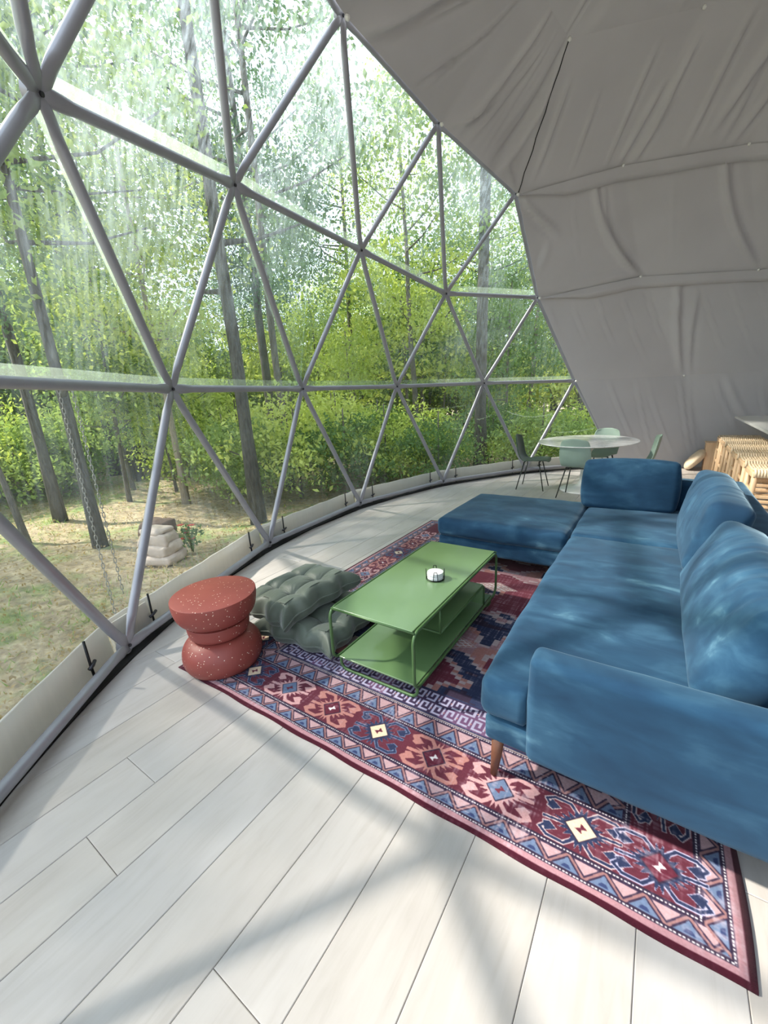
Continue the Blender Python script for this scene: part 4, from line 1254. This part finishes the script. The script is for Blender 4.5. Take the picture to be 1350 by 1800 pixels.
def tree_kind(name, h, r0, r1, crown, seed, bark, label, group, limbs=10, lean=(0, 0)):
    root = empty(name, (0, 0, 0), 0, label, 'tree', group)
    me, cen = crown_mesh('foliage', **crown)
    fo = mesh_obj('foliage', me, root, 'stuff')
    rg = random.Random(seed); pick = rg.sample(range(len(cen)), min(limbs, len(cen)))
    trunk_mb(h, r0, r1, lean, seed, [tuple(cen[i]) for i in pick]).build('trunk', MT[bark], root, world=False)
    return root
G_T = 'background trees of the woods outside the dome'
G_S = 'leafy saplings and bushes at the edge of the woods'
TALL = [
    tree_kind('broadleaf_tree', 12, .17, .05, dict(rx=3.0, rz=4.2, zc=9.0, ncl=50, per=230, leaf=.12, spread=.50, mat='leaf_deep', seed=1), 1, 'bark_dark', 'tall broadleaf tree with a deep green crown in the woods outside', G_T, 14),
    tree_kind('broadleaf_tree', 13, .14, .04, dict(rx=2.6, rz=4.8, zc=9.2, ncl=44, per=230, leaf=.115, spread=.48, mat='leaf', seed=2), 2, 'bark', 'tall broadleaf tree with a mid green crown in the woods outside', G_T, 14, (.5, .2)),
    tree_kind('broadleaf_tree', 10, .11, .03, dict(rx=2.3, rz=4.0, zc=7.0, ncl=40, per=220, leaf=.105, spread=.46, mat='leaf_bright', seed=3), 3, 'bark', 'slimmer broadleaf tree with a yellow green crown in the woods outside', G_T, 12, (-.4, .3)),
]
LOW = [
    tree_kind('sapling', 3.6, .035, .012, dict(rx=1.25, rz=1.5, zc=2.5, ncl=60, per=70, leaf=.11, spread=.26, mat='leaf_bright', seed=11, shell=.2), 4, 'bark', 'bright yellow green sapling at the edge of the woods', G_S, 8, (.1, .1)),
    tree_kind('sapling', 4.4, .045, .014, dict(rx=1.3, rz=1.9, zc=3.0, ncl=70, per=70, leaf=.11, spread=.28, mat='leaf', seed=12, shell=.2), 5, 'bark', 'mid green sapling at the edge of the woods', G_S, 8, (-.2, .1)),
    tree_kind('bush', 1.9, .03, .012, dict(rx=1.2, rz=.85, zc=.95, ncl=46, per=80, leaf=.095, spread=.22, mat='leaf_bright', seed=13, shell=.15), 6, 'bark', 'low yellow green bush at the edge of the woods', G_S, 8),
    tree_kind('bush', 1.7, .03, .012, dict(rx=1.1, rz=.8, zc=.85, ncl=44, per=80, leaf=.09, spread=.20, mat='leaf', seed=14, shell=.15), 7, 'bark', 'low mid green bush at the edge of the woods', G_S, 8),
]
used = set()
def put(proto, x_, y_, s, rz, z=GZ):
    o = proto if proto.name not in used else copy_tree(proto)
    used.add(proto.name)
    o.location = (x_, y_, z); o.rotation_euler = (0, 0, rz); o.scale = (s, s, s * rng.uniform(.92, 1.1))
    return o
def polar(d, a):   # from the camera: distance, world bearing in degrees
    return d * math.cos(math.radians(a)), d * math.sin(math.radians(a))
r1 = random.Random(21)
taken = []
def free(x_, y_, m):
    if math.hypot(x_ - OX, y_ - OY) < (8.6 if x_ < -5 else 7.4): return False
    for (a, b, c) in taken:
        if math.hypot(a - x_, b - y_) < (m + c) * .5: return False
    return True
def named_tree(base, h, r0, r1_, bark, crown, label, lean=(0, 0), limbs=10, seed=50, extra=()):
    root = empty('broadleaf_tree', (base[0], base[1], GZ), 0, label, 'tree')
    me, cen = crown_mesh('foliage', **crown); mesh_obj('foliage', me, root, 'stuff')
    pick = random.Random(seed).sample(range(len(cen)), limbs)
    trunk_mb(h, r0, r1_, lean, seed, [tuple(cen[i]) for i in pick] + list(extra)).build('trunk', MT[bark], root, world=False)
    taken.append((base[0], base[1], 1.6))
    return root
def cr(rx, rz, zc, ncl, mat, seed, leaf=.11, per=210, spread=.46): return dict(rx=rx, rz=rz, zc=zc, ncl=int(ncl * .42), per=per, leaf=leaf, spread=spread, mat=mat, seed=seed)
tA = named_tree((-6.84, 2.39), 8, .085, .035, 'bark_dark', cr(2.0, 2.0, 5.5, 66, 'leaf', 61, .11), 'dark slim tree behind the hanging chains', seed=61)
named_tree((-5.9, 4.58), 12, .115, .06, 'bark_dark', cr(2.1, 3.0, 9.6, 76, 'leaf_deep', 62, .12), 'grey-barked tree rising just behind the stone stack and the skirt', lean=(-.25, .1), seed=62, extra=[(.55, 1.5, 5.0), (-1.2, .3, 4.2)])
named_tree((-9.6, 2.8), 11, .095, .05, 'bark_dark', cr(2.4, 3.0, 6.6, 80, 'leaf', 63, .13), 'dark trunk on the lawn left of the chains', seed=63)
named_tree((-8.48, 1.96), 8, .045, .02, 'bark', cr(1.8, 2.4, 5.6, 60, 'leaf_deep', 64, .12), 'thin leaning tree at the far left of the lawn', lean=(-.9, -.5), seed=64)
named_tree((-12.3, 5.6), 12, .15, .06, 'bark_dark', cr(2.8, 4, 8.4, 100, 'leaf', 65, .14), 'dark curved trunk beyond the chains at the wood edge', lean=(-.6, .2), seed=65)
named_tree((-3.6, 9.6), 13, .14, .08, 'bark_dark', cr(2.8, 4.4, 9.4, 100, 'leaf', 66, .13), 'straight dark trunk close behind the dining end of the window', seed=66)
named_tree((-8.5, 4.76), 7, .07, .03, 'bark_pale', cr(1.6, 2.2, 5.2, 60, 'leaf_bright', 67, .11), 'thin pale trunk behind the stone stack', lean=(-.3, .1), seed=67)
named_tree((-7.6, 7.0), 12, .09, .05, 'bark', cr(2.4, 3.6, 8.2, 80, 'leaf_deep', 68, .13), 'slim grey trunk behind the green table', seed=68)
def scatter(protos, count, dr, ar, sr, m):
    k = t = 0
    while k < count and t < count * 60:
        t += 1
        d = r1.uniform(*dr); a = r1.uniform(*ar); x_, y_ = polar(d, a)
        if not free(x_, y_, m): continue
        taken.append((x_, y_, m)); put(protos[k % len(protos)], x_, y_, r1.uniform(*sr), r1.uniform(0, 6.28)); k += 1
scatter(TALL, 12, (13, 18), (96, 158), (.8, 1.0), 3.6)
scatter(TALL, 28, (19, 32), (92, 186), (.55, .85), 2.6)
scatter(LOW[2:], 40, (9.0, 12.5), (97, 146), (.8, 1.25), 1.0)
scatter(LOW[2:], 36, (12.8, 15.5), (140, 188), (.9, 1.4), 1.0)
scatter(LOW[:2], 40, (10, 15), (95, 158), (.9, 1.3), 1.1)
scatter(LOW[:2], 34, (14, 18), (140, 188), (.9, 1.3), 1.2)
scatter(LOW[:2], 40, (17, 25), (92, 188), (1.3, 1.9), 1.5)
scatter(LOW[2:], 40, (16, 25), (92, 186), (1.7, 2.5), 1.3)
scatter(LOW[2:], 40, (25, 33), (91, 186), (2.6, 3.6), 1.6)
scatter(LOW[:2], 30, (15, 24), (92, 140), (1.5, 2.1), 1.3)
for x_, y_, sc_k in ((-11.5, -4.4, 1.0), (-13.0, -1.9, 1.05), (-9.5, -6.6, .95), (-12.6, -6.6, 1.1), (-9.9, -2.6, .9), (-14.5, -3.8, 1.1)): put(TALL[2], x_, y_, sc_k, x_)  # unseen trees added towards the sun to dapple the light indoors

# fallen leaves and grass blades near the dome: nobody could count them
rg = np.random.default_rng(77)
m = 20000
a = np.radians(rg.uniform(120, 215, m)); r = 6.2 + 9 * rg.uniform(0, 1, m) ** 1.3
P = np.stack([OX + r * np.cos(a), OY + r * np.sin(a), np.full(m, GZ + .03) + rg.uniform(0, .03, m)], -1)
P[:, 2] += np.clip((r - 5.9) / 3, 0, 1) * (.10 * np.sin(P[:, 0] * .7) * np.cos(P[:, 1] * .55) + .05 * np.sin(P[:, 0] * 2.1 + P[:, 1] * 1.3))
V, Q = leaf_quads(P, np.tile([0, 0, 2.5], (m, 1)), .042, .6, rg)
MT['litter'] = m_leaf('dry_fallen_leaf', [srgb(120, 98, 70), srgb(168, 146, 108), srgb(206, 190, 150)])
o = mesh_obj('fallen_leaves', fast_mesh('fallen_leaves', V, Q, MT['litter']), None, 'stuff'); tag(o, 'dry fallen leaves strewn over the ground outside', 'leaves')
m = 22000
a = np.radians(rg.uniform(110, 215, m)); r = 7.0 + 10 * rg.uniform(0, 1, m)
gx, gy = OX + r * np.cos(a), OY + r * np.sin(a)
keep = vnoise(gx * .45 + 50, gy * .45 + 50, 3) > .60 - .03 * (r - 7); gx, gy, r = gx[keep], gy[keep], r[keep]; m = len(gx)
gz = GZ - .01 + np.clip((r - 5.9) / 3, 0, 1) * (.10 * np.sin(gx * .7) * np.cos(gy * .55) + .05 * np.sin(gx * 2.1 + gy * 1.3))
t = rg.uniform(0, 6.28, m); hh = rg.uniform(.03, .10, m); w = .005 + .004 * rg.uniform(0, 1, m)
b0 = np.stack([gx - w * np.cos(t), gy - w * np.sin(t), gz], -1); b1 = np.stack([gx + w * np.cos(t), gy + w * np.sin(t), gz], -1)
tip = np.stack([gx + rg.normal(0, .05, m), gy + rg.normal(0, .05, m), gz + hh], -1)
V = np.stack([b0, b1, tip], 1).reshape(-1, 3); Q = np.arange(3 * m, dtype=np.int32).reshape(m, 3)
o = mesh_obj('grass', fast_mesh('grass', V, Q, MT['leaf']), None, 'stuff'); tag(o, 'short thin grass on the ground outside the dome', 'grass')

# stones stacked outside the skirt
def stone(cen, size, rz, seed, mat, label):
    v, f = rbox_geo(size, .035, 2, (6, 5, 3), .012); V = np.array(v)
    V += (vnoise(V[:, 0] * 14 + seed + V[:, 2] * 9, V[:, 1] * 14 + seed, seed)[:, None] - .5) * .05 * np.sign(V) * (np.abs(V) > .04)
    c, s = math.cos(rz), math.sin(rz)
    V = np.stack([V[:, 0] * c - V[:, 1] * s, V[:, 0] * s + V[:, 1] * c, V[:, 2]], -1)
    o = MB().add(V.tolist(), f).build('stone', MT[mat]); o.location = cen
    return tag(o, label, 'stone', 'stones stacked on the ground outside')
stone((-5.52, 2.60, GZ + .062), (.50, .40, .13), .5, 1, 'stone', 'wide pinkish stone at the bottom of the outdoor stack')
stone((-5.53, 2.61, GZ + .195), (.44, .36, .13), .35, 2, 'stone', 'pale stone second from the bottom of the outdoor stack')
stone((-5.54, 2.61, GZ + .33), (.38, .34, .135), .6, 3, 'stone', 'pale stone third from the bottom of the outdoor stack')
stone((-5.55, 2.62, GZ + .44), (.32, .28, .08), .2, 4, 'stone', 'thin grey stone on top of the outdoor stack')
stone((-6.75, 3.22, GZ + .13), (.48, .36, .28), .4, 5, 'stone_dark', 'dark brown stone block on the lawn behind the pale stack')
fp = empty('flowering_plant', (-5.45, 3.02, GZ), label='small plant with red blooms beside the stone stack outside', cat='plant')
st_ = MB(); r2 = random.Random(5)
tips = []
for k in range(9):
    t = r2.uniform(0, 6.28); q = (.13 * math.cos(t) * r2.uniform(.3, 1), .13 * math.sin(t) * r2.uniform(.3, 1), r2.uniform(.2, .42)); tips.append(q)
    st_.tube([(0, 0, 0), (q[0] * .5, q[1] * .5, q[2] * .6), q], [.006, .005, .003], 5)
st_.build('stems', MT['stem'], fp, world=False, kind='stuff')
P = np.concatenate([np.array(q)[None] + rg.normal(size=(14, 3)) * .06 for q in tips]); P[:, 2] = np.clip(P[:, 2] - .08, .03, .5)
V, Q = leaf_quads(P, np.tile([0, 0, 1.0], (len(P), 1)), .075, .5, rg)
mesh_obj('leaves', fast_mesh('leaves', V, Q, MT['leaf']), fp, 'stuff')
for q in tips[:6]:
    b = MB()
    for k in range(6):
        t = k * math.pi / 3; c, s = math.cos(t), math.sin(t)
        b.add([(q[0], q[1], q[2]), (q[0] + .034 * c - .016 * s, q[1] + .034 * s + .016 * c, q[2] + .022), (q[0] + .058 * c, q[1] + .058 * s, q[2] + .012), (q[0] + .034 * c + .016 * s, q[1] + .034 * s - .016 * c, q[2] + .022)], [(0, 1, 2, 3)])
    b.build('bloom', MT['red_petal'], fp, world=False, smooth=False)

# two chains hanging from a limb just outside the film
limb = MB().tube([(-6.84, 2.39, 1.78), (-5.4, 1.95, 1.84), (-4.2, 1.5, 1.79), (-3.45, 1.1, 1.74)], [.045, .04, .032, .02], 8).build('limb', MT['bark_dark'], tA)
def link_mesh():
    mb = MB(); n = 12; pts = []
    for k in range(n + 1):
        t = 2 * math.pi * k / n; pts.append((.0085 * math.cos(t), 0, .0105 * math.sin(t) + (.012 if math.sin(t) > 0 else -.012) * (abs(math.sin(t)) > 1e-6)))
    mb.tube(pts, .0032, 5, False)
    me = bpy.data.meshes.new('link'); me.from_pydata(mb.v, [], mb.f); me.shade_smooth(); me.materials.append(MT['chain'])
    return me
LK = link_mesh()
def chain(a, b, label):
    a, b = Vector(a), Vector(b); L = (b - a).length; d = (b - a).normalized(); n = int(L / .037)
    root = empty('chain', a, 0, label, 'chain', 'chains hanging outside the dome window')
    q = d.to_track_quat('Z', 'Y')
    for k in range(n):
        o = bpy.data.objects.new('link', LK); C.objects.link(o); o.parent = root
        o.location = d * (.037 * k); o.rotation_mode = 'QUATERNION'
        o.rotation_quaternion = q @ Euler((0, 0, math.pi / 2 * (k % 2))).to_quaternion()
    return root
chain((-3.70, 1.275, 1.75), (-3.42, 1.175, -.08), 'longer hanging chain outside, nearer the slim dark trunk')
chain((-3.70, 1.36, 1.76), (-3.46, 1.28, .06), 'shorter hanging chain outside, nearer the stone stack')
